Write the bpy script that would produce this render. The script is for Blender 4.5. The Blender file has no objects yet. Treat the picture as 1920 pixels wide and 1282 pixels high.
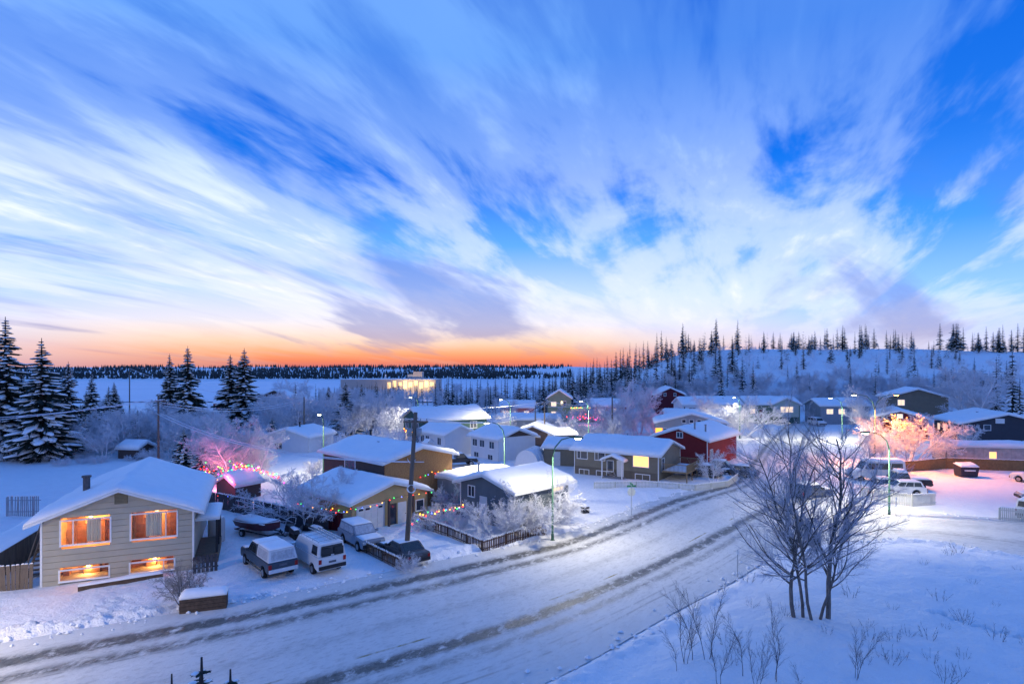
import bpy, math, random
import numpy as np
from mathutils import Vector, Matrix, Euler
random.seed(7); rng = np.random.default_rng(7)
sc = bpy.context.scene
COL = sc.collection

# ------------------------------------------------------------------ camera
cam_d = bpy.data.cameras.new('camera'); cam = bpy.data.objects.new('camera', cam_d); COL.objects.link(cam)
cam.location = (0, 0, 14); cam.rotation_euler = (math.radians(90), 0, 0)
cam_d.sensor_width = 36; cam_d.lens = 21; cam_d.shift_y = 0.0255
cam_d.clip_start = 0.1; cam_d.clip_end = 20000
sc.camera = cam
sc.render.engine = 'CYCLES'
sc.cycles.use_denoising = True
sc.cycles.max_bounces = 5; sc.cycles.diffuse_bounces = 3; sc.cycles.glossy_bounces = 2
sc.cycles.transmission_bounces = 3; sc.cycles.transparent_max_bounces = 6
sc.cycles.sample_clamp_indirect = 3
sc.view_settings.view_transform = 'Standard'; sc.view_settings.look = 'None'
sc.view_settings.exposure = 0.74; sc.view_settings.gamma = 1

# ------------------------------------------------------------------ node helpers
class NT:
    def __init__(s, tree): s.t = tree; s.n = tree.nodes; s.l = tree.links
    def add(s, typ, **kw):
        nd = s.n.new(typ)
        for k, v in kw.items(): setattr(nd, k, v)
        return nd
    def link(s, a, b): s.l.new(a, b)
    def val(s, x, inp):
        if isinstance(x, (int, float)): inp.default_value = x
        elif isinstance(x, (tuple, list)): inp.default_value = tuple(x) + ((1,) if len(x) == 3 and inp.type == 'RGBA' else ())
        else: s.l.new(x, inp)
    def math(s, op, a, b=0.0, clamp=False):
        m = s.add('ShaderNodeMath', operation=op, use_clamp=clamp); s.val(a, m.inputs[0]); s.val(b, m.inputs[1]); return m.outputs[0]
    def mix(s, f, a, b, typ='MIX'):
        m = s.add('ShaderNodeMix', data_type='RGBA', blend_type=typ); s.val(f, m.inputs[0]); s.val(a, m.inputs[6]); s.val(b, m.inputs[7]); return m.outputs[2]
    def ramp(s, f, stops, interp='EASE'):
        r = s.add('ShaderNodeValToRGB'); r.color_ramp.interpolation = interp
        els = r.color_ramp.elements
        while len(els) < len(stops): els.new(0.5)
        for e, (p, c) in zip(els, stops):
            e.position = p; e.color = (c, c, c, 1) if isinstance(c, (int, float)) else tuple(c) + (1,)
        s.val(f, r.inputs[0]); return r.outputs[0]
    def noise(s, vec, scale, detail=4, rough=.5, dist=0):
        n = s.add('ShaderNodeTexNoise'); s.l.new(vec, n.inputs['Vector']); n.inputs['Scale'].default_value = scale
        n.inputs['Detail'].default_value = detail; n.inputs['Roughness'].default_value = rough; n.inputs['Distortion'].default_value = dist
        return n.outputs[0]
    def mapping(s, vec, scale=(1, 1, 1), rot=(0, 0, 0), loc=(0, 0, 0)):
        m = s.add('ShaderNodeMapping'); s.l.new(vec, m.inputs[0]); m.inputs['Location'].default_value = loc
        m.inputs['Rotation'].default_value = rot; m.inputs['Scale'].default_value = scale; return m.outputs[0]

# ------------------------------------------------------------------ sky (dusk, streaky cloud)
world = bpy.data.worlds.new('World'); sc.world = world; world.use_nodes = True
w = NT(world.node_tree); w.n.clear()
tc = w.add('ShaderNodeTexCoord').outputs['Generated']
sep = w.add('ShaderNodeSeparateXYZ'); w.link(tc, sep.inputs[0]); DX, DY, DZ = sep.outputs
z = w.math('MAXIMUM', DZ, 0.0)
hor = w.math('SQRT', w.math('ADD', w.math('MULTIPLY', DX, DX), w.math('MULTIPLY', DY, DY)))
azd = w.math('DIVIDE', w.math('ADD', w.math('MULTIPLY', DX, -0.21), w.math('MULTIPLY', DY, 0.978)), hor)   # cos of angle to the sunset
sun_f = w.ramp(azd, [(0.0, 0.0), (0.72, 0.10), (0.87, .55), (0.97, 1.0)], 'EASE')
warm = w.ramp(z, [(0.0, (.40, .10, .11)), (.012, (.58, .16, .08)), (.025, (.64, .27, .13)), (.042, (.63, .43, .31)), (.07, (.55, .52, .57)), (.12, (.36, .47, .74)),
                  (.20, (.08, .27, .76)), (.30, (.003, .11, .54)), (.52, (.0, .072, .44)), (1, (.0, .072, .44))], 'LINEAR')
cool = w.ramp(z, [(0.0, (.46, .40, .52)), (.04, (.34, .42, .72)), (.10, (.20, .40, .84)), (.2, (.04, .22, .72)), (.32, (.003, .11, .55)),
                  (.52, (.0, .072, .45)), (1, (.0, .072, .44))], 'LINEAR')
clear = w.mix(sun_f, cool, warm)
zz = w.math('ADD', z, 0.15)
u = w.math('DIVIDE', DX, zz); v = w.math('DIVIDE', DY, zz)
cmb = w.add('ShaderNodeCombineXYZ'); w.link(u, cmb.inputs[0]); w.link(v, cmb.inputs[1]); P = cmb.outputs[0]
pm = w.mapping(P, rot=(0, 0, math.radians(20)))
big = w.noise(w.mapping(pm, scale=(.50, .24, 1), loc=(51, 3, 0)), 1.0, 3, .45, .5)
mid = w.noise(w.mapping(pm, scale=(1.5, .50, 1), loc=(43, 35, 0)), 1.0, 6, .58, .7)
fine = w.noise(w.mapping(pm, scale=(5.0, 1.3, 1), loc=(8, 2, 0)), 1.0, 5, .6, .3)
dens = w.math('ADD', w.math('MULTIPLY', big, .46), w.math('ADD', w.math('MULTIPLY', mid, .39), w.math('MULTIPLY', fine, .15)))
cov = w.math('MULTIPLY', w.ramp(dens, [(.45, 0.0), (.515, .5), (.58, 1.0)], 'EASE'), w.ramp(z, [(.24, 1.0), (.44, .70)], 'LINEAR'))
ccol_w = w.ramp(z, [(0, (.44, .16, .14)), (.022, (.62, .31, .20)), (.045, (.66, .49, .40)), (.08, (.66, .63, .66)), (.2, (.63, .66, .76)), (.32, (.40, .53, .77)), (.46, (.16, .35, .70)), (1, (.16, .35, .70))], 'LINEAR')
ccol_c = w.ramp(z, [(0, (.38, .35, .46)), (.05, (.46, .50, .67)), (.11, (.64, .66, .74)), (.22, (.60, .65, .76)), (.34, (.36, .51, .77)), (.46, (.16, .35, .70)), (1, (.16, .35, .70))], 'LINEAR')
ccol = w.mix(sun_f, ccol_c, ccol_w)
skyc = w.mix(w.math('MULTIPLY', cov, .92), clear, ccol)
# darker, unlit lower cloud streaks
low = w.noise(w.mapping(pm, scale=(1.0, .30, 1), loc=(31.2, 4.4, 0)), 1.0, 6, .55, .6)
lowm = w.ramp(low, [(.49, 0.0), (.62, .85)], 'EASE')
lowfade = w.ramp(z, [(.0, .25), (.05, .75), (.16, .85), (.30, .35), (.5, .1)], 'LINEAR')
dcol = w.ramp(z, [(0, (.30, .16, .21)), (.05, (.20, .19, .36)), (.12, (.12, .19, .47)), (.3, (.03, .15, .52)), (.6, (.006, .10, .48))], 'LINEAR')
skyc = w.mix(w.math('MULTIPLY', lowm, lowfade), skyc, dcol)
bg = w.add('ShaderNodeBackground'); w.link(skyc, bg.inputs[0]); bg.inputs[1].default_value = 1.0
wo = w.add('ShaderNodeOutputWorld'); w.link(bg.outputs[0], wo.inputs[0])

# ------------------------------------------------------------------ mesh helpers
F = 1120.0
def at(px, py, z=0.0):
    """world point at height z for a measured sight line of the survey"""
    d = (14 - z) * F / (py - 690.0); return Vector(((px - 960) / F * d, d, z))
class MB:
    def __init__(s): s.v = []; s.f = []
    def poly(s, pts):
        i = len(s.v); s.v += [tuple(p) for p in pts]; s.f.append(tuple(range(i, i + len(pts)))); return s
    def box(s, x0, x1, y0, y1, z0, z1):
        i = len(s.v)
        s.v += [(x0, y0, z0), (x1, y0, z0), (x1, y1, z0), (x0, y1, z0), (x0, y0, z1), (x1, y0, z1), (x1, y1, z1), (x0, y1, z1)]
        s.f += [(i, i+3, i+2, i+1), (i+4, i+5, i+6, i+7), (i, i+1, i+5, i+4), (i+1, i+2, i+6, i+5), (i+2, i+3, i+7, i+6), (i+3, i, i+4, i+7)]; return s
    def tube(s, pts, rad, n=6, cap=True):
        pts = [Vector(p) for p in pts]; rad = rad if isinstance(rad, (list, tuple)) else [rad] * len(pts)
        base = len(s.v); m = len(pts)
        up = Vector((0, 0, 1))
        for k, p in enumerate(pts):
            d = (pts[min(k+1, m-1)] - pts[max(k-1, 0)])
            d = d.normalized() if d.length > 1e-9 else Vector((0, 0, 1))
            a = d.cross(up) if abs(d.z) < .95 else d.cross(Vector((1, 0, 0)))
            a.normalize(); b = d.cross(a)
            for j in range(n):
                t = 2 * math.pi * j / n
                s.v.append(tuple(p + (a * math.cos(t) + b * math.sin(t)) * rad[k]))
        for k in range(m - 1):
            for j in range(n):
                s.f.append((base + k*n + j, base + k*n + (j+1) % n, base + (k+1)*n + (j+1) % n, base + (k+1)*n + j))
        if cap:
            s.f.append(tuple(base + j for j in range(n))[::-1]); s.f.append(tuple(base + (m-1)*n + j for j in range(n)))
        return s
    def sweep(s, prof, y0, y1, flip=False):
        """extrude closed (x,z) profile along y"""
        i = len(s.v); n = len(prof)
        s.v += [(p[0], y0, p[1]) for p in prof] + [(p[0], y1, p[1]) for p in prof]
        for j in range(n): s.f.append((i+j, i+(j+1) % n, i+n+(j+1) % n, i+n+j))
        s.f.append(tuple(i+j for j in range(n))[::-1]); s.f.append(tuple(i+n+j for j in range(n))); return s
    def loft(s, rings, cap=True):
        i = len(s.v); n = len(rings[0])
        for r in rings: s.v += [tuple(p) for p in r]
        for k in range(len(rings) - 1):
            for j in range(n): s.f.append((i+k*n+j, i+k*n+(j+1) % n, i+(k+1)*n+(j+1) % n, i+(k+1)*n+j))
        if cap: s.f.append(tuple(i+j for j in range(n))[::-1]); s.f.append(tuple(i+(len(rings)-1)*n+j for j in range(n)))
        return s
    def mesh(s, name, mat=None, smooth=False):
        me = bpy.data.meshes.new(name); me.from_pydata(s.v, [], s.f); me.update()
        if mat: me.materials.append(mat)
        if smooth: me.polygons.foreach_set('use_smooth', [True] * len(me.polygons))
        return me
    def build(s, name, mat, parent=None, smooth=False, bevel=0):
        o = link(name, s.mesh(name, mat, smooth), parent)
        if bevel:
            b = o.modifiers.new('bevel', 'BEVEL'); b.width = bevel; b.segments = 2; b.limit_method = 'ANGLE'
        return o
def link(name, data, parent=None):
    o = bpy.data.objects.new(name, data); COL.objects.link(o)
    if parent: o.parent = parent
    return o
def tag(o, label, cat, group=None, kind=None):
    if label: o['label'] = label
    if cat: o['category'] = cat
    if group: o['group'] = group
    if kind: o['kind'] = kind
    return o
def thing(name, label, cat, loc=(0, 0, 0), rz=0.0, group=None):
    o = link(name, None); o.location = loc; o.rotation_euler = (0, 0, rz); o.empty_display_size = .3
    return tag(o, label, cat, group)
def dup(root, loc=None, rz=None, scale=None, label=None, group=None):
    def rec(o, par):
        c = o.copy(); COL.objects.link(c)
        if par: c.parent = par
        for ch in o.children: rec(ch, c)
        return c
    r = rec(root, None)
    if loc is not None: r.location = loc
    if rz is not None: r.rotation_euler = (r.rotation_euler[0], r.rotation_euler[1], rz)
    if scale is not None: r.scale = scale if hasattr(scale, '__len__') else (scale,) * 3
    if label: r['label'] = label
    if group: r['group'] = group
    return r

# ------------------------------------------------------------------ materials
MATS = {}
def mat(name, col, rough=.7, var=.15, nscale=3.0, bump=0.0, bscale=20.0, metal=0.0, emit=None, estr=0, spec=.3, stretch=(1, 1, 1), coord='Object'):
    if name in MATS: return MATS[name]
    m = bpy.data.materials.new(name); m.use_nodes = True; MATS[name] = m
    t = NT(m.node_tree); b = t.n['Principled BSDF']
    co = t.mapping(t.add('ShaderNodeTexCoord').outputs[coord], scale=stretch)
    nz = t.noise(co, nscale, 5, .6)
    dark = tuple(c * (1 - var) for c in col); lite = tuple(min(1, c * (1 + var)) for c in col)
    t.link(t.ramp(nz, [(.3, dark), (.7, lite)], 'LINEAR'), b.inputs['Base Color'])
    b.inputs['Roughness'].default_value = rough; b.inputs['Metallic'].default_value = metal
    b.inputs['Specular IOR Level'].default_value = spec
    if bump:
        bp = t.add('ShaderNodeBump'); bp.inputs['Strength'].default_value = bump; bp.inputs['Distance'].default_value = .05
        t.link(t.noise(co, bscale, 4, .6), bp.inputs['Height']); t.link(bp.outputs[0], b.inputs['Normal'])
    if emit:
        b.inputs['Emission Color'].default_value = tuple(emit) + (1,); b.inputs['Emission Strength'].default_value = estr
        m.cycles.emission_sampling = 'NONE'
    return m
SNOW = mat('snow', (.93, .90, .88), .65, .03, 1.5, .5, 6.0, spec=.2)
FROST = mat('frost', (.86, .85, .87), .8, .06, 4, spec=.1)
GREENPOLE = mat('green_painted_steel', (.05, .14, .09), .5, .1)
WOODPOLE = mat('weathered_pole_wood', (.16, .125, .10), .9, .25, 6, .4, 30, stretch=(1, 1, .1))
BLACK = mat('black_metal', (.02, .02, .025), .5, .1)
WHITE = mat('white_paint', (.72, .73, .74), .5, .04)

# ------------------------------------------------------------------ terrain
def smooth(a, b, x):
    t = np.clip((x - a) / (b - a), 0, 1); return t * t * (3 - 2 * t)
def hashn(ix, iy, seed):
    h = (ix * 374761393 + iy * 668265263 + seed * 1442695041) & 0x7fffffff
    h = ((h ^ (h >> 13)) * 1274126177) & 0x7fffffff
    return ((h ^ (h >> 16)) & 0xffff) / 65535.0
def vnoise(x, y, seed=0):
    x = np.asarray(x, float); y = np.asarray(y, float)
    ix = np.floor(x).astype(np.int64); iy = np.floor(y).astype(np.int64); fx = x - ix; fy = y - iy
    fx = fx * fx * (3 - 2 * fx); fy = fy * fy * (3 - 2 * fy)
    a = hashn(ix, iy, seed); b = hashn(ix + 1, iy, seed); c = hashn(ix, iy + 1, seed); d = hashn(ix + 1, iy + 1, seed)
    return (a * (1 - fx) + b * fx) * (1 - fy) + (c * (1 - fx) + d * fx) * fy - .5
def fbm(x, y, seed=0, o=4):
    s = 0; a = 1
    for k in range(o): s = s + a * vnoise(x * 2 ** k, y * 2 ** k, seed + k * 17); a *= .5
    return s
def hill(x, y):
    """large landform: 0 in the village, lake basin behind left, wooded rise behind right, far shore"""
    yy = np.maximum(y, 1.0); a = x / yy
    mask = smooth(.02, .33, a)
    drop = -7.0 * smooth(120, 370, y) * (1 - mask)
    rise = (21.0 + 2.5 * vnoise(x * .02, y * .02, 5) + 2 * vnoise(x * .006, 3.3, 8)) * smooth(158, 245, y) * mask
    rise = rise * (1 - .45 * smooth(300, 900, y))
    far = (16 + 10 * vnoise(x * .0025, y * .002, 21) + 6 * vnoise(x * .008, y * .006, 23)) * smooth(960, 1500, y) * (1 - mask) + 6 * smooth(960, 1010, y) * (1 - mask)
    return drop + rise + far + .7 * fbm(x * .03, y * .03, 31, 3) * smooth(110, 190, y)
NEAR_EDGE = [(-60, -16), (-20, 11.5), (1.7, 26.5), (5.1, 29.9), (9.1, 34.1), (15.2, 39.7), (24, 50), (33, 61.5), (42, 80), (58, 112), (82, 156)]
FAR_EDGE = [(-60, 9), (-26, 30.4), (-14.5, 36.8), (-5, 43.6), (3.5, 49.5), (9, 56), (17, 66), (27, 74.5), (36, 92), (51, 120), (74, 160)]
BR_NEAR = [(14, 38.6), (20, 45), (25.4, 47.6), (32.4, 48.6), (37.3, 44.5), (50, 33)]
BR_FAR = [(22, 54), (28, 60), (36, 58.5), (42, 57), (50, 54), (66, 44)]
def resample(pl, n):
    p = np.array(pl, float); d = np.r_[0, np.cumsum(np.hypot(*np.diff(p, axis=0).T))]
    t = np.linspace(0, d[-1], n); q = np.c_[np.interp(t, d, p[:, 0]), np.interp(t, d, p[:, 1])]
    for _ in range(max(2, n // 40)):
        q[1:-1] = .25 * q[:-2] + .5 * q[1:-1] + .25 * q[2:]
    return q
road_n, road_f = resample(NEAR_EDGE, 160), resample(FAR_EDGE, 160)
br_n, br_f = resample(BR_NEAR, 60), resample(BR_FAR, 60)
def sdist(x, y, poly):
    """signed distance to polygon, negative inside"""
    x = x.ravel(); y = y.ravel(); n = len(poly); best = np.full(x.shape, 1e9); inside = np.zeros(x.shape, bool)
    for i in range(n):
        ax, ay = poly[i]; bx, by = poly[(i + 1) % n]
        ex, ey = bx - ax, by - ay; L = ex * ex + ey * ey + 1e-12
        t = np.clip(((x - ax) * ex + (y - ay) * ey) / L, 0, 1)
        best = np.minimum(best, np.hypot(x - ax - t * ex, y - ay - t * ey))
        c = ((ay > y) != (by > y)) & (x < (bx - ax) * (y - ay) / (by - ay + 1e-12) + ax); inside ^= c
    return np.where(inside, -best, best)
road_poly = np.r_[road_n[::3], road_f[::-3]]; br_poly = np.r_[br_n[::3], br_f[::-3]]
DRIVE = np.array([(-19.5, 34), (-8, 41.5), (-9.5, 50), (-14, 49), (-17, 52), (-25, 50), (-24, 42)], float)       # shovelled driveways
LOT = np.array([(38, 60), (50, 54), (75, 50), (80, 84), (48, 80), (42, 70)], float)
SIDE = np.array([(3, 49), (12, 60), (10, 84), (-2, 110), (-6, 108), (5, 80), (4, 62)], float)
def ground_h(x, y):
    shp = np.shape(x); x = np.asarray(x, float).ravel(); y = np.asarray(y, float).ravel()
    h = hill(x, y)
    near = (np.abs(x) < 90) & (y < 170) & (y > -20)
    if near.any():
        xn, yn = x[near], y[near]
        dr = np.minimum(sdist(xn, yn, road_poly), sdist(xn, yn, br_poly))
        dd = np.minimum(np.minimum(sdist(xn, yn, DRIVE), sdist(xn, yn, LOT)), sdist(xn, yn, SIDE))
        off = smooth(.0, 1.2, dr) * smooth(-.5, 1.5, dd)
        und = .22 * fbm(xn * .13, yn * .13, 3, 3) + .13 * fbm(xn * .8, yn * .8, 9, 4)
        bank = np.exp(-((dr - .9) / .55) ** 2) * (.16 + .35 * np.maximum(0, vnoise(xn * .5, yn * .5, 41)) + .30 * vnoise(xn * 2.3, yn * 2.3, 43) + .15 * vnoise(xn * 5, yn * 5, 44)) * smooth(-.2, 1.6, dd)
        mound = .9 * np.exp(-(((xn - 27) / 12) ** 2 + ((yn - 38) / 6) ** 2)) + .5 * np.exp(-(((xn - 14) / 8) ** 2 + ((yn - 28) / 5) ** 2))
        hn = (.16 + und + mound * smooth(0, 4, dr)) * off + bank + .012 * fbm(xn * 2.5, yn * 2.5, 51, 2) - .03 * (dr < .3)
        # footprints: two trodden lines across the front yard
        for (fx0, fy0, fx1, fy1, sd) in [(-24.4, 36.3, -22.2, 30.6, 1), (-23.8, 36.6, -21.6, 31.0, 2), (-27, 31.2, -15, 37.6, 3), (-26.5, 30.6, -15, 36.9, 4), (23, 33, 30, 27, 5), (30, 27, 27.5, 22, 6)]:
            L = math.hypot(fx1 - fx0, fy1 - fy0); k = int(L / .42); ux, uy = (fx1 - fx0) / L, (fy1 - fy0) / L; r = random.Random(sd)
            for i in range(k):
                t = (i + .5) / k; side = .13 if i % 2 else -.13
                cx = fx0 + (fx1 - fx0) * t - uy * side + r.uniform(-.1, .1); cy = fy0 + (fy1 - fy0) * t + ux * side + r.uniform(-.1, .1)
                q = (xn - cx) ** 2 + (yn - cy) ** 2
                hn = hn - .26 * np.exp(-q / .034) + .05 * np.exp(-((np.sqrt(q) - .27) / .09) ** 2)
        h[near] = h[near] + hn * smooth(170, 120, yn)
    return h.reshape(shp)
def gz(x, y): return float(ground_h(np.array([x]), np.array([y]))[0])

def grid_mesh(name, xs, ys, hfun, material):
    X, Y = np.meshgrid(xs, ys); Z = hfun(X, Y); nx, ny = len(xs), len(ys)
    co = np.stack([X, Y, Z], -1).reshape(-1, 3).astype(np.float32)
    i = (np.arange(ny - 1)[:, None] * nx + np.arange(nx - 1)[None, :]).ravel()
    fc = np.stack([i, i + 1, i + 1 + nx, i + nx], -1).astype(np.int32)
    me = bpy.data.meshes.new(name); me.vertices.add(len(co)); me.vertices.foreach_set('co', co.ravel())
    me.loops.add(fc.size); me.loops.foreach_set('vertex_index', fc.ravel()); me.polygons.add(len(fc))
    me.polygons.foreach_set('loop_start', np.arange(0, fc.size, 4, dtype=np.int32)); me.polygons.foreach_set('loop_total', np.full(len(fc), 4, np.int32))
    me.polygons.foreach_set('use_smooth', np.ones(len(fc), bool)); me.update(calc_edges=True); me.materials.append(material)
    return link(name, me)
def geo(a, b, n): return list(np.geomspace(a, b, n))
xs = [-v for v in geo(50, 7000, 46)][::-1] + list(np.arange(-48, 62, .22)) + geo(63, 7000, 46)
ys = list(np.linspace(-400, 8, 14)) + list(np.arange(10, 62, .2)) + geo(62.5, 9000, 150)
GSNOW = mat('ground_snow', (.93, .90, .88), .6, .03, .6, .8, 3.0, spec=.2)
def snow_ground_detail():
    t = NT(GSNOW.node_tree); b = t.n['Principled BSDF']; co = t.add('ShaderNodeTexCoord').outputs['Object']
    a = t.noise(co, 1.6, 6, .65); c = t.noise(co, 9, 3, .6)
    bp = t.add('ShaderNodeBump'); bp.inputs['Strength'].default_value = 1.0; bp.inputs['Distance'].default_value = .2
    t.link(t.math('ADD', a, t.math('MULTIPLY', c, .25)), bp.inputs['Height']); t.link(bp.outputs[0], b.inputs['Normal'])
snow_ground_detail()
g = grid_mesh('ground', np.array(xs), np.array(ys), ground_h, GSNOW); g['kind'] = 'structure'
lk = MB(); lk.poly([(-3000, 360, -6.2), (260, 360, -6.2), (260, 1040, -6.2), (-3000, 1040, -6.2)])
tag(lk.build('lake', mat('lake_ice_snow', (.80, .83, .88), .6, .04, .01)), None, None, kind='structure')

def road_material(name, tracks, dash=None):
    m = bpy.data.materials.new(name); m.use_nodes = True; t = NT(m.node_tree); b = t.n['Principled BSDF']
    uv = t.add('ShaderNodeUVMap').outputs[0]; s = t.add('ShaderNodeSeparateXYZ'); t.link(uv, s.inputs[0]); U, V = s.outputs[0], s.outputs[1]
    st = t.noise(t.mapping(uv, scale=(1.1, 24, 1)), 1, 9, .75, .3); st2 = t.noise(t.mapping(uv, scale=(1.6, 60, 1)), 1, 7, .75, .3)
    patch = t.noise(t.mapping(uv, scale=(.8, 12, 1)), 1, 9, .7)
    wob = t.math('ADD', V, t.math('MULTIPLY', t.math('SUBTRACT', t.noise(t.mapping(uv, scale=(.05, 1, 1)), 1, 3), .5), .05))
    tot = None
    for c, wd, amp in tracks:
        g_ = t.math('DIVIDE', t.math('SUBTRACT', wob, c), wd); e = t.math('POWER', 2.718, t.math('MULTIPLY', t.math('MULTIPLY', g_, g_), -1.0))
        e = t.math('MULTIPLY', e, amp); tot = e if tot is None else t.math('ADD', tot, e)
    msk = t.math('MULTIPLY', tot, t.ramp(t.math('ADD', t.math('MULTIPLY', st, .6), t.math('MULTIPLY', patch, .4)), [(.40, .0), (.52, 1.0)], 'LINEAR'), clamp=True)
    msk = t.math('ADD', msk, t.math('MULTIPLY', t.ramp(st2, [(.5, 0), (.68, .35)], 'LINEAR'), t.ramp(V, [(0, .0), (.1, 1), (.9, 1), (1, 0)], 'LINEAR')), clamp=True)
    for c, wd, amp in [(.30, .006, .9), (.345, .006, .9), (.225, .005, .6), (.835, .006, 1.0), (.885, .006, 1.0), (.73, .005, .7), (.775, .005, .6), (.56, .004, .35), (.12, .005, .5), (.155, .005, .4)]:
        g_ = t.math('DIVIDE', t.math('SUBTRACT', t.math('ADD', V, t.math('MULTIPLY', t.math('SUBTRACT', t.noise(t.mapping(uv, scale=(.09, 2, 1), loc=(c * 40, 0, 0)), 1, 4), .5), .03)), c), wd)
        e = t.math('MULTIPLY', t.math('POWER', 2.718, t.math('MULTIPLY', t.math('MULTIPLY', g_, g_), -1.0)), amp)
        msk = t.math('MAXIMUM', msk, t.math('MULTIPLY', e, t.ramp(patch, [(.42, 0), (.55, 1)], 'LINEAR')))
    gr = t.noise(t.mapping(uv, scale=(3.0, 50, 1)), 1, 6, .75)
    dirt = t.mix(t.ramp(gr, [(.35, 0), (.65, 1)], 'LINEAR'), (.055, .052, .042), (.20, .19, .165))
    snow = t.mix(t.noise(t.mapping(uv, scale=(.7, 9, 1)), 1, 8, .7), (.56, .545, .51), (.80, .78, .75))
    colr = t.mix(msk, snow, dirt)
    if dash:
        e = t.math('LESS_THAN', t.math('ABSOLUTE', t.math('SUBTRACT', V, dash)), .0045); colr = t.mix(t.math('MULTIPLY', e, t.ramp(t.noise(t.mapping(uv, scale=(.22, 3, 1)), 1, 5, .7), [(.50, 0), (.60, .9)], 'LINEAR')), colr, (.26, .19, .03))
    t.link(colr, b.inputs['Base Color']); t.link(t.math('SUBTRACT', .62, t.math('MULTIPLY', msk, .2)), b.inputs['Roughness'])
    bp = t.add('ShaderNodeBump'); bp.inputs['Strength'].default_value = .8; bp.inputs['Distance'].default_value = .08
    t.link(t.math('ADD', st, t.math('MULTIPLY', st2, .8)), bp.inputs['Height']); t.link(bp.outputs[0], b.inputs['Normal'])
    return m
def strip(name, ea, eb, zoff, material, nv=24):
    n = len(ea); v = []; uvs = []; L = np.r_[0, np.cumsum(np.hypot(*np.diff((ea + eb) / 2, axis=0).T))]
    for i in range(n):
        for j in range(nv + 1):
            p = ea[i] * (1 - j / nv) + eb[i] * (j / nv); v.append((p[0], p[1], zoff)); uvs.append((L[i], j / nv))
    zz = hill(np.array([a[0] for a in v]), np.array([a[1] for a in v])); v = [(a[0], a[1], a[2] + b + .02 * float(np.sin(i * 1.7)) * 0) for i, (a, b) in enumerate(zip(v, zz))]
    f = [(i*(nv+1)+j, i*(nv+1)+j+1, (i+1)*(nv+1)+j+1, (i+1)*(nv+1)+j) for i in range(n-1) for j in range(nv)]
    f = [q[::-1] for q in f]
    me = bpy.data.meshes.new(name); me.from_pydata(v, [], f); uvl = me.uv_layers.new(name='UVMap')
    for p in me.polygons:
        for li, vi in zip(p.loop_indices, p.vertices): uvl.data[li].uv = uvs[vi]
    me.materials.append(material); me.polygons.foreach_set('use_smooth', [True] * len(me.polygons)); o = link(name, me); o['kind'] = 'structure'; return o
strip('road', road_n, road_f, .030, road_material('road_packed_snow', [(.33, .030, 1.5), (.24, .022, .6), (.55, .03, .2), (.865, .032, 1.6), (.76, .03, .9)], .40))
strip('side_road', br_n, br_f, .045, road_material('side_road_packed_snow', [(.30, .10, .25), (.65, .12, .22)]), 12)

# ------------------------------------------------------------------ street lamps
LAMPGLASS = mat('lit_lamp_lens', (1, .97, .85), .4, 0, emit=(1, .93, .72), estr=14)
SODIUM = mat('lit_sodium_lens', (1, .6, .2), .4, 0, emit=(1, .38, .05), estr=22)
def add_light(parent, loc, power, col, r=.18, spot=None):
    l = bpy.data.lights.new('lamp_light', 'SPOT' if spot else 'POINT'); l.energy = power; l.color = col; l.shadow_soft_size = r
    if spot: l.spot_size = math.radians(spot); l.spot_blend = .55
    o = link('lamp_light', l, parent); o.location = loc; return o
COLD = (1.0, .93, .74)
def lamp_arm(t, h, ax, ay, pole, lens, power, col, reach=2.1):
    pts = [(0, 0, h * .80), (ax * .12, ay * .12, h * .90), (ax * .42, ay * .42, h * .975), (ax * .8, ay * .8, h), (ax, ay, h)]
    m = MB(); m.tube(pts, [.06, .055, .05, .045, .04], 8); m.build('arm', pole, t, True)
    a = math.atan2(ay, ax); ca, sa = math.cos(a), math.sin(a)
    hd = MB(); L = .75
    def q(x, y, z_): return (ax + ca * x - sa * y, ay + sa * x + ca * y, h + z_)
    hd.loft([[q(-.1, -.08, -.05), q(-.1, .08, -.05), q(-.1, .06, .07), q(-.1, -.06, .07)], [q(.25, -.17, -.06), q(.25, .17, -.06), q(.25, .12, .12), q(.25, -.12, .12)],
             [q(L, -.12, -.05), q(L, .12, -.05), q(L, .07, .05), q(L, -.07, .05)]]); ho = hd.build('lamp_head', pole, t, True)
    ln = MB(); ln.loft([[q(.05, -.11, -.065), q(.6, -.11, -.065), q(.6, .11, -.065), q(.05, .11, -.065)], [q(.15, -.07, -.15), q(.5, -.07, -.15), q(.5, .07, -.15), q(.15, .07, -.15)]])
    ln.build('lens', lens, ho)
    add_light(t, q(.33, 0, -.32), power, col, .18, 158 if lens is SODIUM else 174)
def street_lamp(x, y, h, arms, label, power=700, col=COLD, lens=None):
    t = thing('street_lamp', label, 'street lamp', (x, y, gz(x, y) - .05), 0, 'street lamps')
    p = MB(); p.tube([(0, 0, 0), (0, 0, .6), (0, 0, .62), (0, 0, h * .81)], [.13, .12, .095, .06], 10); p.build('pole', GREENPOLE, t, True)
    b = MB(); b.tube([(0, 0, 0), (0, 0, .12)], [.24, .2], 10); b.build('base', GREENPOLE, t)
    for ax, ay, pw, c, ln in arms: lamp_arm(t, h, ax, ay, GREENPOLE, ln, pw, c)
    return t
LP = 2600
street_lamp(3.3, 48.6, 8.5, [(1.7, -.5, LP * .8, COLD, LAMPGLASS)], 'tall green curved street lamp beside the brown picket fence corner')
street_lamp(-.8, 64, 8.0, [(-1.6, .2, LP, COLD, LAMPGLASS)], 'green curved street lamp behind the blue grey bungalow')
street_lamp(36, 57, 7.9, [(-1.7, .4, LP * 1.3, COLD, LAMPGLASS)], 'green curved street lamp by the short white fence near the parked white car')
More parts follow.
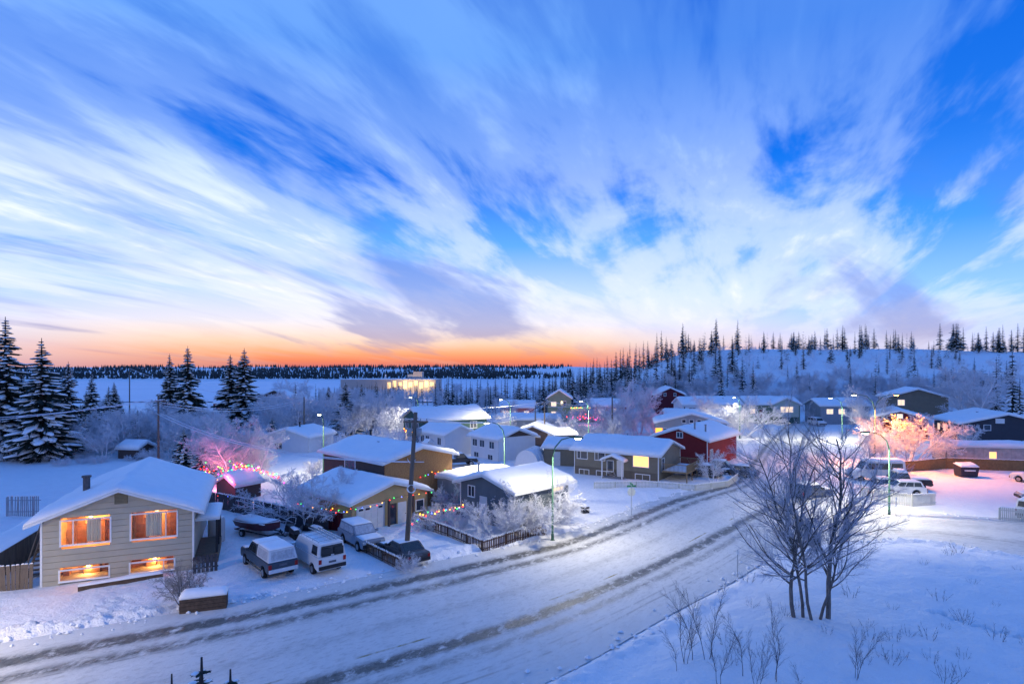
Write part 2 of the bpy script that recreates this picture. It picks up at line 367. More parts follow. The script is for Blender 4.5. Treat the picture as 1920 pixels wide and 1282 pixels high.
t_ = street_lamp(49.8, 82, 10.2, [(-2.4, .2, LP * .8, COLD, LAMPGLASS), (2.5, -.2, LP * 3.0, (1, .27, .004), SODIUM)], 'tall double armed street lamp with one glowing orange head')
street_lamp(45, 118, 8.2, [(-1.2, -.8, LP * .7, (1, .95, .7), LAMPGLASS)], 'street lamp standing inside a round frosted tree before the white row house')
street_lamp(63, 114, 8.2, [(-1.9, 0, LP * 1.6, (1, .95, .7), LAMPGLASS)], 'street lamp by the pale house with frosted bare trees')
street_lamp(13.2, 103, 8.2, [(-1.0, 0, LP * 1.2, COLD, LAMPGLASS)], 'street lamp in front of the green house with a lit balcony')
street_lamp(-.3, 108, 8.3, [(-1.4, 0, LP * .9, COLD, LAMPGLASS)], 'street lamp in front of the red and white bungalow')
street_lamp(-18.2, 116, 8.2, [(-1.2, 0, LP * .9, COLD, LAMPGLASS)], 'street lamp beyond the dark green two storey house')
street_lamp(-24.3, 77, 7.9, [(-.5, .4, LP * .7, (1, .9, .6), LAMPGLASS)], 'street lamp among frosted trees left of the big spruce')
street_lamp(-31.5, 24.5, 8.6, [(1.2, -1.2, LP * 1.5, (1, .84, .60), LAMPGLASS)], 'street lamp at the road edge before the pale sided house')

# ------------------------------------------------------------------ utility poles and wires
INSUL = mat('insulator_grey', (.35, .36, .38), .4)
def pole(x, y, h, label, lean=0.0, arm=True, r=.15, z0=None):
    zb = gz(x, y) - .05 if z0 is None else z0
    t = thing('utility_pole', label, 'utility pole', (x, y, zb), 0, 'utility poles')
    m = MB(); m.tube([(0, 0, 0), (lean * .5, 0, h * .5), (lean, 0, h)], [r, r * .88, r * .72], 10); m.build('mast', WOODPOLE, t, True)
    if arm:
        a = MB(); a.box(lean - .9, lean + .9, -.06, .06, h - .75, h - .63); a.build('crossarm', WOODPOLE, t)
        for k in (-.8, -.35, .35, .8):
            i = MB(); i.tube([(lean + k, 0, h - .63), (lean + k, 0, h - .5), (lean + k, 0, h - .45)], [.03, .045, .02], 6); i.build('insulator', INSUL, t)
    return t, Vector((x + lean, y, zb + h))
_, PM = pole(-7.7, 43.4, 10.7, 'tall weathered utility pole at the roadside by the dark sedan', .7, True, .19)
m = MB(); ring = [(math.cos(a) * .28, 0, math.sin(a) * .28) for a in np.linspace(0, 2 * math.pi, 17)]
_t = [o for o in bpy.data.objects if o.name == 'utility_pole'][0]
for k in range(3): MB().tube([(q[0] + .38 + .04 * k, -.22, q[2] + 5.2) for q in ring], .018, 5).build('cable_coil', FROST, _t)
for kk in (-.35, .35):
    MB().tube([(.62 + kk, -.15, 9.0), (.62 + kk, -.15, 9.55)], [.2, .2], 10).build('transformer', mat('transformer_grey', (.3, .32, .34), .5), _t, True)
_, P1 = pole(6, 110, 8.0, 'utility pole rising behind the white sided house', 0, True)
_, P2 = pole(19.8, 118, 8.2, 'dark utility pole near the frosted round tree', 0, False, .17)
_, P3 = pole(4.6, 118, 6.6, 'short blue grey utility pole behind snowy roofs', 0, False)
_, P4 = pole(-37.6, 108, 8.6, 'utility pole in front of the white house with festive lights', 0, False)
_, P5 = pole(-44.4, 75, 10.4, 'pale utility pole behind the sided house with the snowy roof', 0, True)
_, P6 = pole(-89, 139, 14.0, 'dark tall utility pole standing before the frozen lake', 0, False)
WIRE = mat('frosted_wire', (.74, .76, .82), .7, .05)
def wire(a, b, sag, label, r=.032):
    a, b = Vector(a), Vector(b); pts = []
    for k in range(17):
        t = k / 16; p = a.lerp(b, t); p.z -= sag * 4 * t * (1 - t); pts.append(p)
    mid = pts[0].copy(); m = MB(); m.tube([p - mid for p in pts], r, 4, False)
    o = m.build('power_line', WIRE); o.location = mid; tag(o, label, 'cable', 'overhead lines'); return o
WL = 'thin frosted overhead line slung between utility poles above the village'
for k in (-.8, -.35, .35, .8): wire(PM + Vector((k, 0, -.45)), P1 + Vector((k, 0, -.4)), 1.6, 'frosted overhead line from the roadside pole crossarm over the white houses')
for k in (-.6, .6): wire(PM + Vector((k, 0, -3.6)), P5 + Vector((k * .5, 0, -2.2)), 1.5, 'frosted line from the roadside pole to the pale pole behind the sided house')
for k in (-.8, .8): wire(P5 + Vector((k, 0, -.45)), (-75, 62, 8 + k * .4), .9, 'frosted line running past the big spruces from the pale pole')
for k in (0, .35): wire(P5 + Vector((0, 0, -.8 - k)), P4 + Vector((0, 0, -.3 - k)), 1.3, 'frosted line between the pale pole and the pole by the lakeside white house')
wire(PM + Vector((0, 0, -3.4)), (-10.6, 60, 5.2), .5, 'thin frosted service line from the roadside pole to the wooden gable house')
wire(P4, P6, 2.0, 'thin line reaching the dark tall pole before the lake'); wire(P1, P2, 1.2, 'thin line between the two poles behind the tan bungalow'); wire(P3, P2, 1.0, 'thin line from the short blue grey pole to the dark pole'); wire(P1 + Vector((0, 0, -.4)), (-30, 112, 7.4), 1.2, 'thin line crossing above the dark green house')

# ------------------------------------------------------------------ building kit
def snow_cap(parent, x0, x1, y0, y1, zf, T, name='snow_layer', n=(14, 14), seed=0, edge=.28, mat_=None):
    nx, ny = n; X, Y = np.meshgrid(np.linspace(x0, x1, nx + 1), np.linspace(y0, y1, ny + 1))
    d = np.minimum(np.minimum(X - x0, x1 - X), np.minimum(Y - y0, y1 - Y)); e = np.clip(d / edge, 0, 1); e = np.sqrt(1 - (1 - e) ** 2)
    Z0 = np.vectorize(zf)(X, Y); top = Z0 + T * (.35 + .65 * e) * (1 + .55 * fbm(X * .5 + seed * 7.3, Y * .5, seed, 4))
    v = [tuple(p) for p in np.stack([X, Y, top], -1).reshape(-1, 3)] + [tuple(p) for p in np.stack([X, Y, Z0 + .004], -1).reshape(-1, 3)]
    o = (nx + 1) * (ny + 1); f = []
    for j in range(ny):
        for i in range(nx):
            a = j * (nx + 1) + i; f.append((a, a + 1, a + nx + 2, a + nx + 1)); f.append((o + a, o + a + nx + 1, o + a + nx + 2, o + a + 1))
    for i in range(nx):
        f.append((o + i, o + i + 1, i + 1, i)); a = ny * (nx + 1) + i; f.append((a, a + 1, o + a + 1, o + a))
    for j in range(ny):
        a = j * (nx + 1); f.append((a, a + nx + 1, o + a + nx + 1, o + a)); a += nx; f.append((o + a, o + a + nx + 1, a + nx + 1, a))
    mb = MB(); mb.v = v; mb.f = f; return mb.build(name, mat_ or SNOW, parent, True)
GLASS_DARK = mat('dark_window_glass', (.03, .04, .06), .08, .2, 2, spec=.8)
GLASS_WARM = mat('lit_window_glow', (.9, .5, .2), .3, .3, 2.5, emit=(1, .42, .10), estr=1.6)
GLASS_DIM = mat('dim_lit_window', (.6, .5, .35), .3, .3, 3, emit=(1, .72, .45), estr=.7)
TRIM = mat('white_trim', (.70, .70, .70), .6, .05)
FOUND = mat('concrete_foundation', (.25, .25, .25), .9, .15, 4)
class House:
    def __init__(s, name, label, cat, x, y, d, W, D, eave, rise, ridge='x', over=.5, wall=None, gable=None, z=None, snow=.36, pitch=.22, fascia=None, group='houses of the village', split=(), seed=1, roofmat=None, open_front=()):
        L = math.hypot(*d); s.W, s.D, s.eave, s.rise, s.ridge, s.over = W, D, eave, rise, ridge, over
        s.t = thing(name, label, cat, (x, y, (gz(x, y) if z is None else z) - .1), math.atan2(d[1], d[0]), group)
        s.fascia = fascia or TRIM; s.wallm = wall; gable = gable or wall
        for side in 'fblr':
            isg = (side in 'fb') == (ridge == 'y'); s.siding(side, isg, gable if isg else wall, pitch, side in split, open_front if side == 'f' else ())
        m = MB(); m.box(.03, W - .03, .03, D - .03, -.3, .35); m.build('foundation', FOUND, s.t)
        # roof slab
        o = over; m = MB(); half = (W if ridge == 'y' else D) / 2; zo = eave - rise * o / half; th = .17
        prof = [(-o, zo), (half, eave + rise), (2 * half + o, zo), (2 * half + o, zo + th), (half, eave + rise + th), (-o, zo + th)]
        m.sweep(prof, -o, (D if ridge == 'y' else W) + o)
        if ridge == 'x': m.v = [(q[1], q[0], q[2]) for q in m.v]; m.f = [f_[::-1] for f_ in m.f]
        rf = m.build('roof', s.fascia, s.t); s.roof = rf; s.th = th
        zf = (lambda X, Y: s.rz(X, Y) + th)
        if snow: snow_cap(rf, -o + .03, W + o - .03, -o + .03, D + o - .03, zf, snow, 'roof_snow', (24, 24), seed)
    def rz(s, X, Y):
        half = (s.W if s.ridge == 'y' else s.D) / 2; q = X if s.ridge == 'y' else Y
        return s.eave + s.rise * (1 - abs(q - half) / half)
    def P(s, side, a, z_, off):
        return {'f': (a, -off, z_), 'b': (s.W - a, s.D + off, z_), 'r': (s.W + off, a, z_), 'l': (-off, s.D - a, z_)}[side]
    def width(s, side): return s.W if side in 'fb' else s.D
    def siding(s, side, gab, material, pitch, split, holes):
        L = s.width(side); n = int((s.eave + (s.rise if gab else 0)) / pitch + .999); m = MB(); zt = s.eave + (s.rise if gab else 0)
        lp = .05 if split else .03
        def ext(z_):
            if z_ <= s.eave or not gab: return 0, L
            k = min(1, (z_ - s.eave) / s.rise) * L / 2; return k, L - k
        for r in range(n):
            z0, z1 = r * pitch, min((r + 1) * pitch, zt)
            if z1 - z0 < .01: continue
            a0, b0 = ext(z0); a1, b1 = ext(z1)
            spans = [(a0, b0, a1, b1)]
            for (h0, h1, hz0, hz1) in holes:
                if z1 > hz0 + .02 and z0 < hz1 - .02:
                    spans = [q for sp in spans for q in ([(sp[0], min(h0, sp[1]), sp[2], min(h0, sp[3]))] if sp[0] < h0 else []) + ([(max(h1, sp[0]), sp[1], max(h1, sp[2]), sp[3])] if sp[1] > h1 else [])]
            for (p0, q0, p1, q1) in spans:
                mm = MB() if split else m
                zg = z0 + (.035 if split else 0)
                mm.poly([s.P(side, p0, zg, lp), s.P(side, q0, zg, lp), s.P(side, q1, z1, .012 if split else .003), s.P(side, p1, z1, .012 if split else .003)])
                if split: mm.poly([s.P(side, p0, z0 - .02, -.03), s.P(side, q0, z0 - .02, -.03), s.P(side, q0, zg + .02, -.03), s.P(side, p0, zg + .02, -.03)])
                mm.poly([s.P(side, p0, zg, -.03), s.P(side, q0, zg, -.03), s.P(side, q0, zg, lp), s.P(side, p0, zg, lp)])
                if split: mm.poly([s.P(side, p0, z1, .012), s.P(side, q0 if False else q1, z1, .012), s.P(side, q1, z1, -.03), s.P(side, p1, z1, -.03)])
                if split: mm.build('siding_board', material, s.t)
        if not split: m.build('wall', material, s.t)
    def window(s, side, a, z_, w_, h_, glass=None, frame=None, mull=(.5,), hm=(), fw=.09, sill=True):
        glass = glass or GLASS_DARK; frame = frame or TRIM; m = MB()
        def bar(a0, a1, z0, z1, d0, d1):
            pts = [s.P(side, *q) for q in [(a0, z0, d0), (a1, z0, d0), (a1, z1, d0), (a0, z1, d0), (a0, z0, d1), (a1, z0, d1), (a1, z1, d1), (a0, z1, d1)]]
            i = len(m.v); m.v += pts; m.f += [(i+4, i+5, i+6, i+7), (i, i+1, i+5, i+4), (i+1, i+2, i+6, i+5), (i+2, i+3, i+7, i+6), (i+3, i, i+4, i+7)]
        bar(a - fw, a + w_ + fw, z_ - fw, z_, .0, .07); bar(a - fw, a + w_ + fw, z_ + h_, z_ + h_ + fw, .0, .07); bar(a - fw, a, z_, z_ + h_, .0, .068); bar(a + w_, a + w_ + fw, z_, z_ + h_, .0, .068)
        for q in mull: bar(a + w_ * q - .03, a + w_ * q + .03, z_, z_ + h_, .0, .06)
        for q in hm: bar(a, a + w_, z_ + h_ * q - .025, z_ + h_ * q + .025, .0, .058)
        f_ = m.build('window', frame, s.t)
        if glass != 'open':
            g_ = MB(); g_.poly([s.P(side, a, z_, .034), s.P(side, a + w_, z_, .034), s.P(side, a + w_, z_ + h_, .034), s.P(side, a, z_ + h_, .034)]); g_.build('pane', glass, f_)
        if sill: mm = MB(); mm.poly([s.P(side, a - fw, z_ - fw, .12), s.P(side, a + w_ + fw, z_ - fw, .12), s.P(side, a + w_ + fw, z_ - fw + .05, .07), s.P(side, a - fw, z_ - fw + .05, .07)]); mm.build('sill_snow', SNOW, f_)
        return f_
    def door(s, side, a, w_, h_, material, z_=.1):
        m = MB(); 
        pts = [s.P(side, *q) for q in [(a, z_, .0), (a + w_, z_, .0), (a + w_, z_ + h_, .0), (a, z_ + h_, .0), (a, z_, .05), (a + w_, z_, .05), (a + w_, z_ + h_, .05), (a, z_ + h_, .05)]]
        m.v = pts; m.f = [(4, 5, 6, 7), (0, 1, 5, 4), (1, 2, 6, 5), (2, 3, 7, 6), (3, 0, 4, 7)]; d_ = m.build('door', material, s.t)
        k = MB(); c = Vector(s.P(side, a + w_ * .88, z_ + h_ * .48, .05)); e = Vector(s.P(side, a + w_ * .88, z_ + h_ * .48, .11)); k.tube([c, e], .03, 6); k.build('door_handle', BLACK, d_); return d_
    def corner_trim(s, w_=.1):
        for (a, b) in ((0, 0), (s.W, 0), (s.W, s.D), (0, s.D)):
            m = MB(); m.box(a - w_ / 2 - .0, a + w_ / 2, b - w_ / 2, b + w_ / 2, 0, s.eave - .02); m.build('corner_trim', TRIM, s.t)
    def chimney(s, X, Y, h=1.0, r=.12, material=None):
        z0 = s.rz(X, Y) - .1; m = MB(); m.tube([(X, Y, z0), (X, Y, z0 + h + .3)], r, 10); m.tube([(X, Y, z0 + h + .3), (X, Y, z0 + h + .42)], r * 1.35, 10); m.build('chimney', material or BLACK, s.roof, False)
    def vent(s, X, Y): m = MB(); z0 = s.rz(X, Y) + .3; m.box(X - .18, X + .18, Y - .18, Y + .18, z0 - .2, z0 + .28); m.build('roof_vent', BLACK, s.roof)
def paint(name, c, var=.1): return mat(name, c, .75, var, 1.2, .15, 40)
BEIGE = mat('beige_siding', (.40, .36, .29), .7, .08, .8); TANW = paint('tan_siding', (.20, .175, .13)); DTAN = paint('dark_tan_siding', (.13, .11, .085))
BROWN = paint('dark_brown_siding', (.085, .06, .055)); CEDAR = mat('cedar_shingle', (.33, .18, .08), .85, .6, 9, .5, 25, stretch=(1, 1, 5)); BRICK = paint('yellow_stucco', (.42, .31, .16))
BLUEG = paint('blue_grey_siding', (.12, .145, .17)); WHITES = paint('white_siding', (.66, .67, .70), .04); DGREEN = paint('dark_green_siding', (.055, .11, .095)); RED = paint('barn_red_siding', (.20, .018, .02))
GREYS = paint('grey_siding', (.30, .32, .35)); SAGE = paint('sage_green_siding', (.20, .26, .19)); DRED = paint('dark_red_siding', (.12, .014, .022)); DARKB = paint('dark_slate_siding', (.045, .05, .065)); PINK = paint('pale_red_siding', (.50, .20, .19))
DOORW = mat('white_door', (.62, .62, .62), .5, .05); DOORD = mat('dark_door', (.05, .04, .04), .5)

# ------------------------------------------------------------------ houses
def fa(o, d, px, py):
    """distance along a facade line and height where a measured sight line meets it"""
    k = (px - 960) / F; L = math.hypot(*d); dx, dy = d[0] / L, d[1] / L
    a = (k * o[1] - o[0]) / (dx - k * dy); Y = o[1] + dy * a; return a, 14 - (py - 690) * Y / F
def pw(h, o, d, side, x0, y0, x1, y1, *args, **kw):
    L = math.hypot(*d); dx, dy = d[0] / L, d[1] / L; gz0 = h.t.location.z
    if side == 'f': O, D_ = o, (dx, dy)
    elif side == 'r': O, D_ = (o[0] + dx * h.W, o[1] + dy * h.W), (-dy, dx)
    else: O, D_ = (o[0] - dy * h.D, o[1] + dx * h.D), (dy, -dx)
    a0, za = fa(O, D_, x0, y1); a1, zb = fa(O, D_, x1, y0)
    if a1 < a0: a0, a1 = a1, a0
    z0, z1 = min(za, zb) - gz0, max(za, zb) - gz0
    a0 = max(.15, a0); a1 = min(h.width(side) - .15, a1)
    return h.window(side, a0, z0, max(.3, a1 - a0), max(.3, z1 - z0), *args, **kw)
G = (.70, .714)
# house A: pale sided split level with lit windows
oA, dA = (-30.1, 38.2), (7.9, 3.4)
rects = [(115, 974, 206, 1017), (246.5, 962, 331, 1006), (113, 1066, 203.5, 1090), (245, 1052, 326, 1077)]
holes = []
for (x0, y0, x1, y1) in rects:
    a0, z0 = fa(oA, dA, x0, y1); a1, z1 = fa(oA, dA, x1, y0); zc = (fa(oA, dA, x0, y0)[1] + z1) / 2; zb = (z0 + fa(oA, dA, x1, y1)[1]) / 2
    holes.append((a0, a1, max(.35, zb + .1), zc + .1))
A = House('sided_house', 'pale beige split level house with glowing orange windows and deep roof snow', 'house', *oA, dA, 8.6, 12, 4.3, 1.65, 'y', .75, BEIGE, z=0.0, snow=.42, pitch=.40, split='f', seed=4, open_front=holes)
WARMWALL = mat('warm_room_paint', (.75, .50, .26), .8, .25, 1.5); CURT = mat('pale_curtain', (.75, .68, .55), .9, .05); FURN = mat('room_furniture', (.22, .10, .045), .6, .4, 3); LITGLASS = None
def clear_glass():
    m = bpy.data.materials.new('window_glass'); m.use_nodes = True; t = NT(m.node_tree); t.n.clear()
    a = t.add('ShaderNodeBsdfTransparent'); a.inputs[0].default_value = (.93, .95, .95, 1); g_ = t.add('ShaderNodeBsdfGlossy'); g_.inputs['Roughness'].default_value = .03
    x = t.add('ShaderNodeMixShader'); x.inputs[0].default_value = .07; t.link(a.outputs[0], x.inputs[1]); t.link(g_.outputs[0], x.inputs[2])
    o = t.add('ShaderNodeOutputMaterial'); t.link(x.outputs[0], o.inputs[0]); return m
CLEAR = clear_glass()
for k, (a0, a1, z0, z1) in enumerate(holes):
    f_ = A.window('f', a0, z0, a1 - a0, z1 - z0, CLEAR, None, [(.24,), (.76,), (), (.76,)][k], (), .10)
    dp = 2.2 if k < 2 else 1.6; x0, x1, zz0, zz1 = a0 - .25, a1 + .25, (z0 - .5 if k < 2 else max(.02, z0 - .3)), z1 + .25
    r = MB(); r.poly([(x0, dp, zz0), (x1, dp, zz0), (x1, dp, zz1), (x0, dp, zz1)]); r.poly([(x0, .03, zz0), (x0, dp, zz0), (x0, dp, zz1), (x0, .03, zz1)]); r.poly([(x1, .03, zz0), (x1, .03, zz1), (x1, dp, zz1), (x1, dp, zz0)])
    r.poly([(x0, .03, zz0), (x1, .03, zz0), (x1, dp, zz0), (x0, dp, zz0)]); r.poly([(x0, .03, zz1), (x0, dp, zz1), (x1, dp, zz1), (x1, .03, zz1)]); r.build('room_interior', WARMWALL, A.t)
    rr = random.Random(k + 3)
    for q in range(5):
        xx = rr.uniform(x0 + .1, x1 - .6); wd = rr.uniform(.25, .7); hh = rr.uniform(.35, .95) * (zz1 - zz0); m = MB(); m.box(xx, xx + wd, dp - rr.uniform(.15, .6), dp - .02 - .003 * q, zz0 + .01, zz0 + hh); m.build('furniture', FURN, A.t)
    if k < 2:
        for (c0, c1) in ([(.50, .80)] if k == 0 else [(.30, .66)]):
            m = MB(); n = 40; pts = [(a0 + (a1 - a0) * (c0 + (c1 - c0) * i / n), .22 + .05 * math.sin(i * 1.3) + .02 * math.sin(i * 3.1)) for i in range(n + 1)]
            for i in range(n): m.poly([(pts[i][0], pts[i][1], z0 + .02), (pts[i+1][0], pts[i+1][1], z0 + .02), (pts[i+1][0], pts[i+1][1], z1), (pts[i][0], pts[i][1], z1)])
            m.build('curtain', CURT, A.t, True)
    bl = MB(); c = Vector(((a0 + a1) / 2, dp * .6, zz1 - .22)); bl.tube([c, c + Vector((0, 0, -.14))], [.05, .12], 8); bl.build('ceiling_lamp', mat('room_lamp_shade', (1, .8, .5), .5, emit=(1, .6, .25), estr=8), A.t)
    add_light(A.t, (c.x, c.y, c.z - .28), (130, 60, 80, 70)[k], (1, .45, .12), .12)
A.corner_trim(.12)
m = MB(); vx, vz = fa(oA, dA, 227.5, 931); m.box(vx - .38, vx + .38, -.07, .0, vz - .36, vz + .36); vt = m.build('gable_vent', mat('vent_olive', (.16, .14, .09), .8), A.t)
for q in range(7): m = MB(); m.box(vx - .33, vx + .33, -.10, -.072, vz - .32 + q * .095, vz - .27 + q * .095); m.build('slat', mat('vent_slat', (.22, .19, .13), .8), vt)
A.chimney(1.55, 4.0, 1.25, .22, mat('chimney_block', (.12, .10, .10), .9, .3, 8)); A.chimney(.6, 8.5, .5, .06)
# side porch of A (right) : posts, roof and steps
pr = MB(); pr.box(8.62, 10.2, 1.2, 6.0, 3.15, 3.3); pr.build('porch_roof', TRIM, A.t)
snow_cap(A.t, 8.65, 10.2, 1.2, 6.0, lambda x, y: 3.3, .22, 'porch_snow', (6, 10), 3)
for (x, y) in ((10.0, 1.4), (10.0, 3.6), (10.0, 5.8)): m = MB(); m.box(x - .07, x + .07, y - .07, y + .07, -.1, 3.15); m.build('porch_post', BLACK, A.t)
m = MB(); m.box(8.64, 10.1, 1.2, 6.0, -.2, .75); m.build('porch_deck', mat('deck_wood', (.16, .11, .075), .8, .25, 4), A.t)

# house B with garage C
oB = (-11.95, 56.0)
B = House('wooden_gable_house', 'two storey house with orange brown shingled gable and dark brown side', 'house', *oB, G, 8.2, 11.5, 5.2, 1.0, 'y', .55, BROWN, CEDAR, z=0, snow=.34, pitch=.16, seed=5)
pw(B, oB, G, 'l', 648, 861, 666, 880, GLASS_DARK, None, (), (), .14)
B.chimney(4.5, 9.5, .9, .13); B.vent(3, 5.5); m = MB(); m.box(5.0, 5.9, 3.2, 4.2, B.rz(5.4, 3.7) + .2, B.rz(5.4, 3.7) + .52); m.build('skylight', BLACK, B.roof)
oC = (-13.4, 49.9)
C_ = House('garage', 'low tan garage with white panelled door and coloured lights along its eave', 'garage', *oC, G, 7.9, 9.0, 2.75, 1.15, 'y', .45, BRICK, BRICK, z=0, snow=.34, pitch=.12, seed=6)
ga, gz1 = fa(oC, G, 685, 950); gb, _q = fa(oC, G, 729, 950)
dr = MB(); dr.box(.5, 3.1, -.05, -.028, .12, 2.35); dr.box(.42, .5, -.09, .0, .1, 2.43); dr.box(3.1, 3.18, -.09, .0, .1, 2.43); dr.box(.42, 3.18, -.092, .0, 2.35, 2.45); gd = dr.build('garage_door', DOORW, C_.t)
for r_ in range(4):
    for c_ in range(4): m = MB(); m.box(.56 + c_ * .64, 1.14 + c_ * .64, -.075, -.051, .17 + r_ * .55, .66 + r_ * .55); m.build('door_panel', DOORW, gd)
for c_ in (0, 1, 3): m = MB(); m.box(.64 + c_ * .64, 1.06 + c_ * .64, -.085, -.076, 2.02, 2.2); m.build('pane', GLASS_DARK, gd)
C_.door('f', 4.6, .9, 2.05, DOORW); C_.window('f', 6.6, 1.1, .8, .9, GLASS_DARK, None, ())
C_.window('f', 3.65, .35, .7, 1.7, GLASS_DARK, BROWN, ())
for x in (3.4, 6.0): m = MB(); m.box(x - .08, x + .08, -.5, -.34, -.1, 2.6); m.build('porch_post', BROWN, C_.t)
# house D blue-grey bungalow with addition
oD = (.2, 50.5)
Dh = House('blue_grey_bungalow', 'blue grey bungalow with frosted shrubs before it and broad snowy roof', 'house', *oD, G, 7.2, 6.9, 3.6, .95, 'x', .6, BLUEG, BLUEG, z=0, snow=.34, pitch=.2, seed=7)
Dh.corner_trim(); pw(Dh, oD, G, 'f', 1037, 900, 1056, 921, GLASS_DIM, None, (.33, .66)); pw(Dh, oD, G, 'l', 879, 912, 890, 928); Dh.door('l', 2.6, .95, 2.1, DOORW, .6)
Dh.chimney(1.2, 5.8, 1.2, .1, GREYS); Dh.window('f', 1.0, .3, 1.2, .6); Dh.window('f', 4.6, .5, 1.3, 1.6, GLASS_DARK)
House('snowy_annex', 'low flat roofed annex joined behind the blue grey bungalow', 'annex', -4.2, 57.2, G, 7.5, 6.0, 2.9, .3, 'x', .4, GREYS, z=0, snow=.36, seed=8)
# house E tan bungalow
oE, dE = (8.35, 79.6), (.836, -.55)
E = House('tan_bungalow', 'long tan bungalow with one orange lit window and white door porch', 'house', *oE, dE, 11.5, 8.4, 3.35, 1.25, 'x', .55, TANW, TANW, z=0, snow=.34, pitch=.17, seed=9)
E.corner_trim(); m = MB(); m.box(-.03, 11.53, -.035, -.005, -.1, 1.15); m.build('lower_wall', DTAN, E.t)
pw(E, oE, dE, 'f', 1083, 846, 1101, 858, GLASS_DARK, None, (.33,)); pw(E, oE, dE, 'f', 1116, 849, 1134, 861, GLASS_DARK, None, (.33,)); pw(E, oE, dE, 'f', 1188, 855, 1216, 873, GLASS_WARM, None, ())
pw(E, oE, dE, 'f', 1119, 884, 1137, 892); pw(E, oE, dE, 'f', 1192, 891, 1218, 900); pw(E, oE, dE, 'f', 1087, 881, 1104, 888)
E.window('r', 1.2, 1.3, .8, 1.5, GLASS_DARK, None, ()); E.vent(6, 4.5); E.chimney(5.2, 5.5, .7, .1, GREYS)
pxa, _z = fa(oE, dE, 1137, 880); pxb, _z = fa(oE, dE, 1174, 880); pc = (pxa + pxb) / 2
m = MB(); m.sweep([(pxa - .3, 2.35), (pc, 3.0), (pxb + .3, 2.35), (pxb + .3, 2.47), (pc, 3.12), (pxa - .3, 2.47)], -1.5, .0); m.build('porch_roof', TRIM, E.t)
snow_cap(E.t, pxa - .28, pxb + .28, -1.48, -.03, lambda x, y: 3.12 - .65 * abs(x - pc) / (pxb + .3 - pc), .2, 'porch_snow', (12, 6), 3)
for x in (pxa, pxb): m = MB(); m.box(x - .06, x + .06, -1.4, -1.28, -.1, 2.4); m.build('porch_post', TRIM, E.t)
E.door('f', pc + .1, .95, 2.05, DOORW, .3); E.window('f', pc - 1.2, .9, .8, 1.3, GLASS_DARK, None, ())
m = MB(); m.box(pxa, pxb, -1.4, -.05, -.2, .28); m.build('porch_step', FOUND, E.t)
# F red, G grey, others
oF, dF = (20.9, 88.0), (6.2, -5)
Fh = House('red_house', 'bright barn red gabled house behind the tan bungalow', 'house', *oF, dF, 8, 12, 4.0, 1.4, 'y', .55, RED, RED, z=0, seed=10)
Fh.window('f', 3.6, 4.2, .8, .7, GLASS_DARK); Fh.window('r', 1.0, 1.4, .9, 1.2, GLASS_DARK); Fh.corner_trim(); Fh.chimney(6.8, 2.5, 1.3, .12, FOUND); Fh.chimney(5.6, 1.5, 1.1, .12, FOUND)
Gh = House('grey_gable_house', 'grey gabled house with sunroom windows behind the red house', 'house', 26.2, 108, (.98, -.2), 12, 9, 4.2, 1.6, 'y', .55, GREYS, GREYS, z=0, seed=11)
for x in (.5, 2.0): Gh.window('f', x, 2.2, 1.2, 1.0, GLASS_DARK)
for x in (4.4, 5.7, 7.0): Gh.window('f', x, 4.35, .6, .5, GLASS_DARK, None, ())
G2 = House('teal_house', 'pale house with flat snowy roof between grey gable and white row house', 'house', 32, 123, (1, -.1), 12.5, 8, 3.9, 1.1, 'x', .5, WHITES, DGREEN, z=0, seed=12); G2.chimney(4, 3, .9, .1); G2.chimney(8, 3, .9, .1)
I1 = House('white_row_house', 'long white row house with snowy roof below the wooded hill', 'house', 43.0, 150, (1, .03), 15, 8, 4.9, 1.5, 'x', .5, WHITES, z=0, seed=13)
for x in (1.5, 4.5, 7.5, 10.5): I1.window('f', x, 2.9, 1.6, 1.2, GLASS_DARK if x < 9 else GLASS_DIM, None, (.5,))
for x in (4, 11): I1.vent(x, 2.5)
I2 = House('sage_bay_house', 'house with pale green gabled bay and lit picture window beside parked van', 'house', 59.5, 151, (1, .03), 13.5, 8, 4.9, 1.5, 'x', .5, SAGE, z=0, seed=14)
bay = MB(); bay.box(6.2, 12.6, -1.2, -.03, 1.8, 5.0); bay.poly([(6.2, -1.2, 5.0), (12.6, -1.2, 5.0), (9.4, -1.2, 6.4)]); bay.build('bay', mat('pale_sage_siding', (.38, .44, .38), .8, .06), I2.t)
m = MB(); m.sweep([(5.8, 4.85), (9.4, 6.45), (13.0, 4.85), (13.0, 5.0), (9.4, 6.62), (5.8, 5.0)], -1.6, 3.0); m.build('bay_roof', TRIM, I2.t); snow_cap(I2.t, 5.8, 13, -1.6, 3, lambda x, y: 6.62 - 1.6 * abs(x - 9.4) / 3.6, .3, 'bay_snow', (14, 6), 5)
m = MB(); m.box(7.8, 11.2, -1.26, -1.205, 2.9, 4.5); bw = m.build('window', TRIM, I2.t); m = MB(); m.box(7.95, 11.05, -1.29, -1.265, 3.03, 4.37); m.build('pane', GLASS_DIM, bw)
m = MB(); m.box(6.3, 12.5, -1.0, -.04, -.1, 1.7); m.build('lower_wall', DGREEN, I2.t); I2.door('f', 3.0, 1, 2.1, DRED, 1.6); I2.window('f', .8, 2.6, 1.2, 1.2, GLASS_DIM)
Jh = House('dark_red_barn_house', 'tall dark red gabled house at the foot of the wooded hill', 'house', 41.5, 172, (1, -.1), 8, 11, 5.6, 1.9, 'y', .6, DRED, seed=15)
for x in (2.2, 5): Jh.window('f', x, 5.3, .6, .8, GLASS_DARK)
